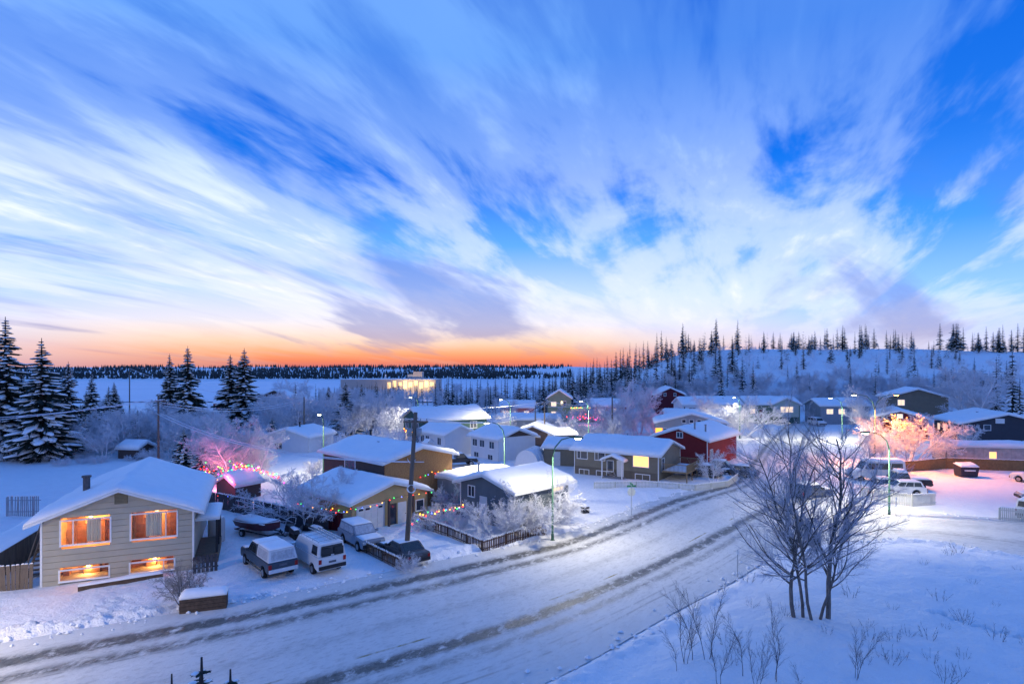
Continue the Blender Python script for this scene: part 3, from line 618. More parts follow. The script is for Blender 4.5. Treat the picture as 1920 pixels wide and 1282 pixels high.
K = House('green_tall_house', 'tall sage green house with lit balcony and festive lights', 'house', 9.6, 161, (1, -.12), 6.2, 8, 6.3, 2.0, 'y', .5, SAGE, z=-.3, seed=16)
for (x, z_) in ((1, 4.2), (3.6, 4.4), (1, 1.6)): K.window('f', x, z_, 1.3, 1.1, GLASS_DARK if z_ > 4.3 else GLASS_DIM)
m = MB(); m.box(6.25, 11.5, -2.5, 5, -.2, 3.0); m.build('garage_wing', SAGE, K.t); snow_cap(K.t, 6.25, 11.6, .2, 5.2, lambda x, y: 3.0, .35, 'wing_snow', (8, 8), 2)
m = MB(); m.box(6.2, 11.6, -2.6, .1, 3.02, 3.12); m.box(6.2, 11.6, -2.6, -2.5, 3.12, 4.1); m.build('balcony', mat('pale_balcony', (.5, .5, .36), .8), K.t)
Lh = House('red_white_bungalow', 'small bungalow with red and white front behind frosted trees', 'house', -3.2, 163, (1, -.05), 9.2, 7, 3.9, 1.4, 'x', .5, PINK, WHITES, z=-.5, seed=17)
for x in (1, 3, 6.5): Lh.window('f', x, 1.7, 1.3, 1.2, GLASS_WARM if x == 1 else GLASS_DIM)
Ph = House('pale_red_house', 'pale red house lit pink by festive lights behind the dark pole', 'house', 21.6, 160, (1, -.05), 9.5, 8, 4.1, 1.5, 'x', .5, PINK, z=-.2, seed=18)
for x in (1.5, 5.5): Ph.window('f', x, 2.2, 1.5, 1.2, GLASS_DIM)
M_ = House('dark_green_house', 'two storey dark green house with white window trim and wide snowy roof', 'house', -15.5, 104, (.83, .56), 13, 8.2, 5.0, 1.7, 'x', .6, DGREEN, z=0, seed=19)
for q in ((1.0, 3.2), (3.6, 3.2), (1.0, .9), (5.4, 3.0)): M_.window('l', q[0], q[1], 1.0, 1.3, GLASS_DIM if q[1] < 2 else GLASS_DARK)
for x in (6, 9.5): M_.window('f', x, 3.2, 1.3, 1.1, GLASS_DARK)
Nh = House('white_house', 'white house with small gabled entry porch below the dark green house', 'house', -10.6, 94.5, (.8, .6), 5.5, 8.5, 3.5, 1.2, 'y', .5, WHITES, z=0, seed=20)
for q in (.6, 2.3, 6.2): Nh.window('l', q, 1.8, 1.1, 1.1)
m = MB(); m.sweep([(-1.4, 1.9), (-.7, 2.5), (0, 1.9), (0, 2.0), (-.7, 2.6), (-1.4, 2.0)], 3.4, 5.0); m.build('porch_roof', SNOW, Nh.t)
Oh = House('white_sided_house', 'white clapboard house with brown gable peak beside curved street lamp', 'house', -2.0, 88.6, (.8, .6), 7, 7.5, 3.5, 1.2, 'y', .6, WHITES, WHITES, z=0, seed=21)
for q in (.6, 2.6, 5.2): Oh.window('l', q, 2.0, 1.2, 1.0)
for q in (1.0, 4.8): Oh.window('l', q, .3, 1.2, .7)
m = MB(); m.poly([(0.6, -.03, 3.75), (6.4, -.03, 3.75), (3.5, -.03, 4.72)]); m.build('gable_panel', BROWN, Oh.t)
V2 = House('brown_small_house', 'small brown gabled house with snowy roof behind the white clapboard house', 'house', .5, 106, (.95, -.2), 6.5, 8, 2.5, 1.3, 'y', .6, BROWN, z=0, seed=22)
House('snowy_flat_house', 'low wide house nearly hidden under its snowy roof before frosted bushes', 'house', -3, 126, (1, -.05), 13, 8, 3.2, .7, 'x', .5, GREYS, z=0, seed=23)
House('brown_carport', 'low brown carport with snowy roof beside a utility pole', 'carport', 6.6, 105, (.9, .3), 5, 6, 2.3, .5, 'x', .4, DARKB, z=0, seed=24)
U = House('tan_garage', 'small tan garage with white door left of the tan bungalow', 'garage', 4.6, 86.5, (.95, -.3), 5.0, 6, 2.6, .8, 'x', .4, TANW, z=0, seed=25); U.door('f', 1.5, .95, 2.0, DOORW)
# arched fabric shelter
t = thing('arched_shelter', 'white arched fabric shelter beside the small tan garage', 'tent', (2.0, 83.5, gz(2, 83.5)), -.3, None)
m = MB(); m.sweep([(1.7 * math.cos(a), 2.3 * math.sin(a)) for a in np.linspace(0, math.pi, 13)], 0, 5.0); m.build('cover', mat('white_fabric', (.7, .7, .72), .7, .05), t, False)
for q in (0, 1.7, 3.3, 5): m = MB(); m.tube([(1.73 * math.cos(a), q, 2.33 * math.sin(a)) for a in np.linspace(0, math.pi, 13)], .04, 5); m.build('hoop', TRIM, t)
# right hand side
oP, dP = (84.4, 112), (.95, -.3)
Pd = House('dark_slate_house', 'dark slate gabled house with small white square windows behind long trailer', 'house', *oP, dP, 14, 14, 3.7, 1.8, 'y', .7, DARKB, z=0, seed=26)
pw(Pd, oP, dP, 'f', 1807, 797, 1822, 806); pw(Pd, oP, dP, 'f', 1845, 797, 1857, 806, GLASS_DARK, None, ()); m = MB(); m.box(5.2, 6.6, -.1, -.03, 3.9, 4.8); m.build('gable_vent', TRIM, Pd.t)
for q in (2, 5, 8.5): Pd.window('l', q, 1.6, 1.2, 1.2, GLASS_DIM)
for q in (5, 7.5): Pd.vent(q, 7)
oQ, dQ = (64, 88), (.985, -.17)
Q = House('long_trailer', 'long low trailer clad in pale sheathing panels with one lit window', 'trailer', *oQ, dQ, 17, 4, 2.55, .3, 'x', .3, mat('pale_sheathing', (.36, .33, .32), .8, .15, 2), z=0, snow=.4, pitch=2.6, seed=27)
for k in range(14): m = MB(); m.box(.03 + k * 1.21, 1.2 + k * 1.21, -.055, -.026, .1, 2.45); m.build('wall_panel', mat('sheathing_panel', (.42, .38, .36), .8, .22, 1.5), Q.t)
Q.window('f', 5.6, 1.0, .9, .9, GLASS_WARM, None, (), fw=.07).location.y = -.03; Q.window('f', 10.2, .9, 1.6, .9, GLASS_DARK, None, (.5,), fw=.07).location.y = -.03; Q.chimney(11, 2, .4, .08)
Rh = House('red_gable_house', 'grey house with dark red gable behind the orange lit tree', 'house', 72, 119, (.9, -.43), 9, 11, 4.2, 1.4, 'y', .55, GREYS, DRED, z=0, seed=28); Rh.window('l', 3, 1.8, 1.4, 1.3); Rh.window('l', 7, 1.8, 1.4, 1.3); Rh.window('f', 4, 4.3, .9, .8, GLASS_DIM)
House('olive_hill_house', 'olive brown house highest on the slope behind the double lamp', 'house', 92, 146, (.95, -.3), 12.5, 9, 4.4, 1.9, 'y', .6, TANW, z=2.6, seed=29).window('f', 2, 2.5, 1.4, 1.3, GLASS_DIM)
Th = House('pale_grey_house', 'pale grey long house behind frosted trees near a street lamp', 'house', 77.5, 150, (1, 0), 12.5, 8, 4.6, 1.4, 'x', .5, GREYS, z=0, seed=30)
for x in (1.5, 4.5, 8): Th.window('f', x, 2.6, 1.6, 1.2, GLASS_DIM)
# left background sheds and houses
House('small_shed', 'small brown shed with thick snow on its roof behind the sided house', 'shed', -60, 91, (.95, -.2), 3.6, 3, 1.9, .7, 'x', .35, BROWN, z=0, seed=31)
House('garden_shed', 'little brown garden shed under snow among frosted saplings', 'shed', -61.5, 107, (.95, .25), 3.0, 3, 1.9, .7, 'y', .35, TANW, z=0, seed=32)
House('grey_hut', 'narrow grey hut with steep roof beside the paired spruces', 'hut', -66.5, 131, (1, 0), 1.8, 2, 3.2, 1.3, 'y', .15, GREYS, seed=33, snow=.15)
House('lakeside_white_house', 'white house with festive lights near the frozen lake', 'house', -74, 184, (.92, -.35), 9, 8, 5.0, 1.7, 'y', .5, WHITES, seed=34)
House('lakeside_dark_house', 'dark roofed brown house above the white lakeside house', 'house', -84, 200, (1, 0), 9, 8, 6.6, 1.8, 'y', .6, BROWN, seed=35, snow=.08)
House('lakeside_red_cabin', 'tiny red cabin on the lake shore', 'cabin', -125, 250, (1, 0), 5, 5, 3.0, 1.2, 'x', .4, RED, seed=36)
w1 = House('snow_buried_bungalow', 'bungalow nearly buried in snow with chimney behind the wooden gable house', 'house', -41, 99, (.93, -.2), 8, 8, 2.7, 1.2, 'y', .5, WHITES, z=0, seed=37); w1.chimney(4.6, 3, 1.0, .14); w1.window('f', 2, .8, 1.2, 1)
House('red_roadside_cabin', 'small red cabin with snowy roof beyond the dark green house', 'cabin', -21, 150, (1, -.2), 7, 6, 2.8, 1.1, 'y', .5, RED, z=-1, seed=38)
# lit industrial building by the lake
t = thing('industrial_building', 'large pale flat roofed industrial building with floodlit end beyond the trees', 'building', (-122, 425, -7.5), -.02)
PALE = mat('pale_cladding', (.42, .36, .33), .7, .06, .05); m = MB(); m.box(0, 68, 0, 30, 0, 13.4); m.build('hall', PALE, t); m = MB(); m.box(51, 57.5, 4, 12, 13.4, 19); m.build('tower', PALE, t); m = MB(); m.box(47, 51, 4, 12, 13.4, 17); m.build('plant_room', GREYS, t)
for k in range(9): m = MB(); m.box(33.5 + k * 3.8, 36 + k * 3.8, -.15, -.02, 7 + (k % 3), 11.5 + (k % 2)); m.build('lit_bay', mat('lit_industrial_bay', (.9, .7, .4), .5, .3, .3, emit=(1, .55, .15), estr=.6), t)
snow_cap(t, -.2, 68.2, -.2, 30, lambda x, y: 13.4, .4, 'roof_snow', (10, 6)); m = MB(); m.tube([(31, 5, 13), (31, 5, 17)], .5, 8); m.build('exhaust_stack', TRIM, t)
for x, y, pw_ in ((48, -8, 2500), (62, -8, 2500)): add_light(t, (x, y, 10), pw_, (1, .7, .3), .5)

# ------------------------------------------------------------------ vegetation
BARK = mat('dark_bark', (.055, .045, .042), .95, .35, 6, .5, 25); NEEDLE = mat('spruce_needles', (.022, .038, .032), .9, .35, 1.2); TWIG = mat('rimed_twig', (.54, .54, .60), .9, .3, 1.0)
TWIG2 = mat('bare_dark_twig', (.10, .09, .10), .9, .35, 1.5); FTWIG = mat('hoarfrost_twig', (.74, .73, .77), .9, .15, .6); BIRCHB = mat('birch_bark', (.16, .14, .13), .9, .5, 5, .4, 20, stretch=(1, 1, .4))
def spruce_meshes(seed, R, levels, per, sprigs, snowp, ragged=.25, H=10.0):
    r = random.Random(seed); cr = MB(); sn = MB(); tr = MB(); tr.tube([(0, 0, -.2), (0, 0, H * .5), (0, 0, H)], [R * .09, R * .06, .015], 7)
    for l in range(levels):
        t = (l + r.random() * .6) / levels; zb0 = H * (.05 + .93 * t); Lm = R * ((1 - t) ** .85 * .95 + .05) * (1 if t > .08 else .7)
        n = max(3, int(per * (1 - .45 * t)))
        for k in range(n):
            a = 2 * math.pi * (k + r.random() * .8) / n + l * 1.3; L = Lm * r.uniform(1 - 2 * ragged, 1 + ragged * .6)
            if L < .06: L = .06
            zb = zb0 + r.gauss(0, .012) * H * (1 - t); ca, sa = math.cos(a), math.sin(a); dr = r.uniform(.22, .5) * L * (1.1 - .7 * t); up = r.uniform(0, .10) * L
            def pt(f_, w_, dz=0): return (ca * L * f_ - sa * w_, sa * L * f_ + ca * w_, zb - dr * f_ ** 1.2 + up * f_ ** 3 + dz)
            wd = L * .20 + .05
            for q in range(sprigs):
                f0 = q / sprigs * .8; f1 = min(1.05, f0 + .55); w0 = wd * (1 - f0 * .6)
                for sg in (-1, 1):
                    tip = r.uniform(.7, 1.1); dz = -r.uniform(.04, .16) * L
                    cr.poly([pt(f0, 0, .01), pt((f0 + f1) / 2, sg * w0 * .55 * tip, dz * .5), pt(f1, sg * w0 * tip, dz), pt(f0 + (f1 - f0) * .6, 0, .02)])
            cr.poly([pt(.2, -.03), pt(.2, .03), pt(1.05, 0)]); cr.poly([pt(.1, 0, .02), pt(.15, 0, -.12 * L - .05), pt(.8, 0, -.10 * L - .03), pt(1, 0, 0)])
            if r.random() < snowp:
                ws = wd * r.uniform(.45, .95); h_ = .035 + .06 * L; s0 = r.uniform(.2, .45); e0 = r.uniform(.85, 1.02)
                ring = lambda f_, w_, hh: [pt(f_, -w_, .01), pt(f_, 0, -.02), pt(f_, w_, .01), pt(f_, w_ * .5, hh), pt(f_, -w_ * .5, hh)]
                sn.loft([ring(s0, ws * .3, h_ * .6), ring((s0 + e0) / 2, ws, h_), ring(e0, ws * .35, h_ * .7)])
    return tr.mesh('trunk', BARK, True), cr.mesh('needles', NEEDLE), sn.mesh('snow_load', SNOW, True)
def tree_from(ms, name, label, cat, x, y, sc_, rz, group, z=None, names=('trunk', 'crown', 'snow_load')):
    t = thing(name, label, cat, (x, y, (gz(x, y) if z is None else z) - .1), rz, group); t.scale = sc_ if hasattr(sc_, '__len__') else (sc_,) * 3
    for n_, me in zip(names, ms):
        if me:
            c = link(n_, me, t)
            if n_ != 'trunk': c['kind'] = 'stuff'
    return t
SP_NEAR = [spruce_meshes(11 + i, 2.15, 58, 11, 3, .62, .34) for i in range(3)]
SP_MID = [spruce_meshes(31 + i, 1.55, 26, 8, 2, .62) for i in range(3)]
SP_FAR = [spruce_meshes(51 + i, [1.1, 1.4, .9, 1.6][i], 24, 7, 2, .40, .32) for i in range(4)]
def grow(mb_by, r, p, d, L, rad, lvl, maxl, par):
    """recursive limb: par = (segments, children per level, spread, length ratio, upward pull)"""
    segs, kids, spread, ratio, pull = par; n = segs[lvl]; pts = [p.copy()]; rads = [rad]; dd = d.copy()
    for k in range(n):
        dd = (dd + Vector((r.gauss(0, .11), r.gauss(0, .11), r.gauss(0, .08) + pull[lvl]))).normalized(); p = p + dd * (L / n); pts.append(p.copy()); rads.append(rad * (1 - .72 * (k + 1) / n))
    mb_by[lvl].tube(pts, rads, 7 if lvl == 0 else (4 if lvl == 1 else 3), False)
    if lvl >= maxl: return
    nk = kids[lvl]; nk = int(nk) + (1 if r.random() < nk - int(nk) else 0)
    for k in range(nk):
        t = (.22 if lvl == 0 else .12) + (.78 if lvl == 0 else .85) * (k + r.random() * .7) / nk; t = min(t, .98); i = min(int(t * n), n - 1); q = pts[i].lerp(pts[i + 1], t * n - i)
        ax = (pts[i + 1] - pts[i]).normalized(); o = ax.orthogonal().normalized(); o.rotate(Matrix.Rotation(r.uniform(0, 6.283), 3, ax)); sp = spread[lvl] * r.uniform(.75, 1.25)
        nd = (ax * math.cos(sp) + o * math.sin(sp)).normalized()
        grow(mb_by, r, q, nd, L * ratio[lvl] * (1 - .55 * t) * r.uniform(.7, 1.2), max(RMIN[0], rads[i] * .55), lvl + 1, maxl, par)
RMIN = [.006]
def branchy(seed, stems, H, rad, par, maxl, mats, spread0=.1, rmin=.006):
    RMIN[0] = rmin
    r = random.Random(seed); by = [MB() for _ in range(maxl + 1)]
    for s_ in range(stems):
        a = 2 * math.pi * s_ / max(1, stems) + r.random(); d = Vector((math.cos(a) * spread0, math.sin(a) * spread0, 1)).normalized()
        grow(by, r, Vector((math.cos(a) * .06 * stems ** .5, math.sin(a) * .06 * stems ** .5, -.1)), d, H * r.uniform(.85, 1.05), rad * r.uniform(.8, 1.1), 0, maxl, par)
    lim = MB(); tw = MB()
    for l, b in enumerate(by):
        tgt = lim if l < (1 if maxl < 3 else 2) else tw; o = len(tgt.v); tgt.v += b.v; tgt.f += [tuple(i + o for i in f_) for f_ in b.f]
    return lim.mesh('trunk', mats[0], True), tw.mesh('crown', mats[1], True), None
# frosted shrubs and trees: many fine twigs
SH = ((5, 4, 3, 2), (12, 10, 8), (.65, .75, .85), (.55, .5, .5), (.03, .0, -.01, -.02))
SHRUB = [branchy(60 + i, 9, 2.4, .028, SH, 3, (FTWIG, FTWIG), .75, .007) for i in range(3)]
FT = ((7, 5, 4, 2), (20, 14, 11), (.75, .8, .85), (.50, .46, .48), (.02, .03, -.03, -.05))
FTREE = [branchy(70 + i, 3, 7.0, .10, FT, 3, (FTWIG, FTWIG), .22, .011) for i in range(3)]
BT = ((10, 8, 5, 3), (30, 15, 10), (.80, .62, .65), (.52, .42, .45), (.015, .05, .04, .02))
def near_birch(seed, H, rad): return branchy(seed, 1, H, rad, BT, 3, (BIRCHB, TWIG), .10, .005)
SAPL = [branchy(90 + i, 1 + i, 4.2, .019, ((8, 5, 3), (26, 8), (.5, .55), (.30, .4), (.01, .06, .05)), 2, (TWIG2, TWIG2), .12, .0035) for i in range(3)]
WEED = [branchy(96 + i, 7, .8, .008, ((4, 2), (3,), (.5,), (.4,), (0, 0)), 1, (TWIG2, TWIG2), .5) for i in range(2)]
rv = random.Random(5)
def atg(px, py):
    d = np.arange(30, 560, 1.0); x = (px - 960) / F * d; ray = 14 - (py - 690) * d / F; h = hill(x, d); k = int(np.argmax(ray <= h)) if (ray <= h).any() else 300
    return Vector((x[k], d[k], h[k]))
# spruces that stand out one by one
near_sp = [(10, 862, 594, 1.0, 'tallest snow laden spruce behind the sided house'), (78, 866, 634, 1.15, 'broad snow laden spruce beside the tallest one'), (128, 850, 676, .9, 'slim spruce leaning against the broad snowy spruce'),
           (172, 838, 696, .8, 'leaning spruce at the edge of the frosted saplings'), (318, 812, 662, .9, 'dark spruce left of the twin spruces before the lake'), (352, 815, 648, .9, 'dark pointed spruce right of its lower neighbour before the lake'),
           (432, 806, 664, 1.1, 'left spruce of the close pair by the grey hut'), (458, 806, 652, 1.1, 'right spruce of the close pair by the grey hut'), (648, 818, 716, 1.3, 'wide spruce between the frosted trees and the green house'),
           (258, 845, 768, 1.3, 'small snowy spruce beside the brown shed'), (510, 836, 782, 1.5, 'short dark spruce behind the pink lit trees'), (222, 800, 742, 1.1, 'bushy spruce before the lake shore pole'),
           (40, 858, 690, 1.0, 'spruce squeezed between the two tallest spruces'), (345, 890, 800, 1.3, 'snowy young spruce behind the pale pole'), (380, 905, 822, 1.3, 'snow buried spruce beside the pink lit trees')]
for i, (px, pb, pt_, wd, lab) in enumerate(near_sp):
    p = atg(px, pb); h = (pb - pt_) / F * p.y; k = h / 10
    tree_from(SP_NEAR[i % 3], 'spruce_tree', lab, 'tree', p.x, p.y, (k * wd * 1.25, k * wd * 1.25, k), rv.random() * 6, 'snow laden spruces around the village', z=p.z)
for i, (px, pb, pt_, wd, lab) in enumerate([(1868, 812, 668, 1.0, 'dark snowy spruce right of the big frosted tree'), (1912, 820, 706, 1.1, 'dense spruce behind the dark slate house'), (1898, 800, 640, .8, 'tall thin spruce high behind the dark slate house'), (1352, 750, 672, .8, 'snow striped spruce behind the white row house'), (1412, 748, 676, .8, 'snow striped spruce above the sage bay house'),
                                         (1178, 752, 668, .8, 'tall spruce rising behind the round frosted trees'), (1190, 745, 655, .6, 'slender spruce behind the dark red barn house'), (985, 745, 718, 1.2, 'small spruce above the green tall house')]):
    p = atg(px, pb); h = (pb - pt_) / F * p.y; k = h / 10; tree_from(SP_MID[i % 3], 'spruce_tree', lab, 'tree', p.x, p.y, (k * wd, k * wd, k), rv.random() * 6, 'snow laden spruces around the village', z=p.z)
for i in range(34):
    p = atg(rv.uniform(120, 760), rv.uniform(768, 850))
    if sdist(np.array([p.x]), np.array([p.y]), SIDE)[0] < 1 or any((Vector((p.x, p.y, 0)) - Vector((o.location.x, o.location.y, 0))).length < 12 for o in bpy.data.objects if o.get('group') == 'houses of the village'): continue
    k = rv.uniform(5, 11) / 10; tree_from((SP_NEAR + SP_MID)[i % 6], 'village_spruce', 'snow laden spruce among the frosted trees toward the lake', 'tree', p.x, p.y, (k * 1.15, k * 1.15, k), rv.random() * 6, 'spruces among the frosted trees', z=p.z)
# hill spruces
HL = 'thin dark spruce standing on the snowy wooded hill'; cnt = 0
def hill_spruce(px, d, h, wd=1.0, lab=HL, grp='spruces on the wooded hill', nm='hill_spruce'):
    x = (px - 960) / F * d; z_ = float(hill(np.array([x]), np.array([d]))[0]); k = h / 10
    tree_from(SP_FAR[rv.randrange(4)], nm, lab, 'tree', x, d, (k * wd, k * wd, k), rv.random() * 6, grp, z=z_)
for i in range(120):
    px = rv.uniform(1150, 1930); cl = math.sin(px * .021) + math.sin(px * .0073 + 1)
    hill_spruce(px, rv.uniform(226, 262), rv.uniform(4.5, 10.5) * (1.15 if cl > .3 else .8), rv.uniform(1.2, 2.1))
for i in range(112): hill_spruce(1020 + 380 * rv.random() ** 1.2, rv.uniform(180, 245), rv.uniform(7, 14), rv.uniform(.9, 1.5))
for i in range(44): hill_spruce(rv.uniform(1350, 1910), rv.uniform(172, 225), rv.uniform(4, 10), rv.uniform(.9, 1.5))
VL = 'thin dark spruce in the woods between the village and the lake'
for i in range(130): hill_spruce(rv.uniform(810, 1130), rv.uniform(190, 330), rv.uniform(7, 15), rv.uniform(.9, 1.4), VL, 'spruces between village and lake', 'woodland_spruce')
for i in range(56): hill_spruce(rv.uniform(560, 860), rv.uniform(260, 405), rv.uniform(6, 12), rv.uniform(.9, 1.4), VL, 'spruces between village and lake', 'woodland_spruce')
# frosted trees: individually placed
FL = 'bare tree white with hoarfrost among the village houses'
def ftree(px, pb, pt_, wd=1.0, lab=FL, kind=FTREE, hh=7.0, grp='hoarfrosted trees', i=None):
    p = atg(px, pb); h = (pb - pt_) / F * p.y; k = h / hh; ms = kind[rv.randrange(len(kind)) if i is None else i]
    return tree_from(ms, 'frosted_tree', lab, 'tree', p.x, p.y, (k * wd, k * wd, k), rv.random() * 6, grp, z=p.z)
ftree(578, 988, 866, 1.25, 'big round hoarfrosted tree over the dark fence', SHRUB, 2.6); ftree(430, 908, 782, 1.2, 'frosted tree glowing pink above festive lights'); ftree(480, 906, 800, 1.1, 'frosted tree right of the pink glowing tree'); ftree(400, 902, 800, 1.1, 'frosted tree left of the pink glowing tree')
ftree(1703, 872, 768, 1.3, 'round frosted tree lit bright orange by the sodium lamp', SHRUB, 2.6); ftree(1645, 885, 790, 1.0, 'frosted tree glowing peach beside the orange tree'); ftree(1385, 822, 730, 1.3, 'round frosted tree wrapped around a street lamp', SHRUB, 2.6); ftree(1620, 820, 722, 1.0, 'round crowned frosted tree before the pale grey house'); ftree(1825, 812, 680, 1.3, 'huge white frosted tree left of dark spruces')
ftree(1155, 815, 735, 1.3, 'round frosted tree beside the dark pole', SHRUB, 2.6); ftree(1200, 815, 725, 1.1, 'frosted tree touched with pink festive light'); ftree(1180, 790, 712, 1.2, 'frosted tree below the tall spruce'); ftree(1815, 838, 795, 1.2, 'small pink lit frosted tree before the dark slate house'); ftree(1335, 905, 842, .9, 'small frosted tree beside the wooden deck')
ftree(1070, 822, 785, 1.6, 'wide frosted bush left of the dark pole', SHRUB, 2.6); ftree(1105, 822, 788, 1.5, 'wide frosted bush behind the tan bungalow', SHRUB, 2.6); ftree(548, 752, 706, 1.2, 'round frosted tree on the lake shore', SHRUB, 2.6)
for i in range(46):
    px = rv.uniform(140, 720); ftree(px, rv.uniform(790, 862) if px < 520 else rv.uniform(775, 830), 0, 1.0) if False else None
HOMES = [(o.matrix_basis.inverted(), [c.bound_box for c in o.children if c.name.startswith('foundation')]) for o in bpy.data.objects if o.get('group') == 'houses of the village']
def blocked(x, y):
    for Mi, bbs in HOMES:
        if bbs:
            q = Mi @ Vector((x, y, 0)); bb = bbs[0]
            if bb[0][0] - 1.2 < q.x < bb[6][0] + 1.2 and bb[0][1] - 1.2 < q.y < bb[6][1] + 1.2: return True
    if y > 170: return False
    X, Y = np.array([x]), np.array([y]); return min(sdist(X, Y, road_poly)[0], sdist(X, Y, br_poly)[0], sdist(X, Y, LOT)[0], sdist(X, Y, SIDE)[0]) < 1.0
def scatter(n, x0, x1, y0, y1, h0, h1, lab, grp, kind=FTREE, hh=7.0, wd=1.1):
    for i in range(n):
        p = atg(rv.uniform(x0, x1), rv.uniform(y0, y1))
        if blocked(p.x, p.y): continue
        k = rv.uniform(h0, h1) / hh; tree_from(kind[rv.randrange(3)], 'frosted_tree' if kind is FTREE else 'frosted_bush', lab, 'tree' if kind is FTREE else 'bush', p.x, p.y, (k * wd, k * wd, k), rv.random() * 6, grp, z=p.z)
scatter(58, 140, 420, 795, 868, 4, 7.5, 'hoarfrosted sapling in the thicket behind the sided house', 'frosted thicket behind the sided house')
scatter(44, 470, 745, 764, 830, 6, 9.5, 'tall hoarfrosted tree near the wide spruce', 'frosted trees near the wide spruce')
scatter(64, 600, 1020, 738, 776, 5.5, 10, 'hoarfrosted tree in the belt behind the village', 'frosted belt behind the village')
scatter(40, 1010, 1330, 740, 772, 4.5, 8, 'hoarfrosted tree along the foot of the hill', 'frosted trees along the hill foot')
scatter(90, 1250, 1910, 712, 768, 2, 6, 'hoarfrosted bush on the hillside', 'frosted hillside bushes', SHRUB, 2.6, 1.1)
scatter(12, 1500, 1800, 745, 775, 5, 8, 'pale frosted tree behind the houses under the hill', 'frosted trees under the hill')
scatter(30, 560, 1000, 778, 826, 4, 7.5, 'hoarfrosted tree between the snowy village roofs', 'frosted trees between the roofs')
scatter(24, 1000, 1340, 772, 830, 3, 6, 'frosted tree among the houses below the hill', 'frosted trees among the lower houses')
scatter(12, 1420, 1760, 775, 815, 3.5, 6.5, 'frosted street tree near the far houses', 'frosted street trees')
scatter(16, 0, 330, 845, 885, 1.2, 2.4, 'low snowy bush beyond the sided house', 'low snowy bushes behind the sided house', SHRUB, 2.6, 1.3)
scatter(12, 400, 640, 830, 905, 1.5, 3.2, 'frosted garden bush behind the long fence', 'frosted garden bushes', SHRUB, 2.6, 1.2)
SHB = 'frosted shrub'
for (px, pb, pt_, wd, lab) in [(935, 1012, 925, 1.1, 'large frosted shrub inside the picket fence corner'), (1010, 1003, 893, 1.2, 'tallest frosted shrub before the blue grey bungalow'), (975, 1006, 930, 1.0, 'frosted shrub between two larger shrubs in the picket yard'), (1050, 985, 935, 1.0, 'frosted shrub at the bungalow corner near the lamp'), (850, 962, 893, .9, 'dark frosted shrub beside the shingled gable'), (828, 990, 938, 1.1, 'frosted shrub wrapped in coloured lights'), (800, 1000, 955, 1.0, 'low frosted hedge shrub by the garage path'), (860, 1000, 950, .9, 'tan dry shrub beside the lit hedge'), (765, 1080, 1042, 1.0, 'small rimed bush at the foot of the roadside pole'), (1150, 895, 880, 1.3, 'low shrub before the tan bungalow porch')]:
    ftree(px, pb, pt_, wd, lab, SHRUB, 2.6, 'frosted shrubs of the front yards')
# bush by the planter (dark leaves with snow)
p = at(345, 1132); tree_from(branchy(123, 8, 2.6, .03, SH, 3, (TWIG2, mat('dry_leaf_twig', (.30, .27, .25), .9, .5, 9)), .45), 'leafy_bush', 'dark upright bush dotted with snow beside the brown planter box', 'bush', p.x, p.y, .95, 0, None)
# birch clump and saplings in the foreground
for i, (px, pb, h, rad, lean, lab) in enumerate([(1552, 1166, 11.6, .15, (.03, 0), 'tallest bare birch with dark straight trunk in the foreground clump'), (1488, 1164, 9.8, .11, (-.19, .0), 'leaning bare birch on the side of the clump toward the road'), (1506, 1163, 9.5, .095, (-.04, .05), 'slim bare birch between leaning and pale trunks'), (1524, 1170, 10.2, .105, (-.11, -.05), 'pale forked birch trunk in the foreground clump'), (1538, 1168, 9.0, .075, (.10, .1), 'thin young birch against the tallest trunk')]):
    p = at(px, pb, .5); t = tree_from(near_birch(140 + i, h, rad), 'birch_tree', lab, 'tree', p.x, p.y, 1.0, i * 1.7, 'birch clump'); t.rotation_euler = (lean[1], lean[0], i * .3)
for i, (px, pb, pt_) in enumerate([(1300, 1245, 1080), (1325, 1243, 1075), (1285, 1250, 1120), (1395, 1272, 1105), (1455, 1282, 1125), (1605, 1282, 1170), (1270, 1262, 1150), (1348, 1290, 1150), (1420, 1300, 1190), (1500, 1310, 1215)]):
    p = at(px, pb, .3); h = (pb - pt_) / F * p.y; tree_from(SAPL[i % 3], 'bare_sapling', 'thin bare sapling on the snowy bank near the birch clump', 'sapling', p.x, p.y, h / 4.2, rv.random() * 6, 'bare saplings on the bank')
for i in range(46):
    p = at(rv.uniform(1350, 1920), 1030 + 250 * rv.random() ** .8, .4)
    if min(sdist(np.array([p.x]), np.array([p.y]), road_poly)[0], sdist(np.array([p.x]), np.array([p.y]), br_poly)[0]) < .8: continue
    tree_from(WEED[i % 2], 'dry_weed', 'dry dark weed stalks poking through the foreground snow', 'weed', p.x, p.y, rv.uniform(.5, 1.3), rv.random() * 6, 'dry weeds in the snow')
for i, (px, pt_) in enumerate([(378, 1240), (432, 1262), (322, 1270)]):
    d = 13.0 + i; x = (px - 960) / F * d; zt = 14 - (pt_ - 690) * d / F; k = (zt + .2) / 10; tree_from(SP_MID[i], 'roadside_spruce', ['spruce whose tip rises in front of the road, tallest of three', 'spruce tip right of the tallest roadside spruce tip', 'spruce tip left of the tallest roadside spruce tip'][i], 'tree', x, d, (k * 1.9, k * 1.9, k), i, 'spruces below the viewpoint', z=0)
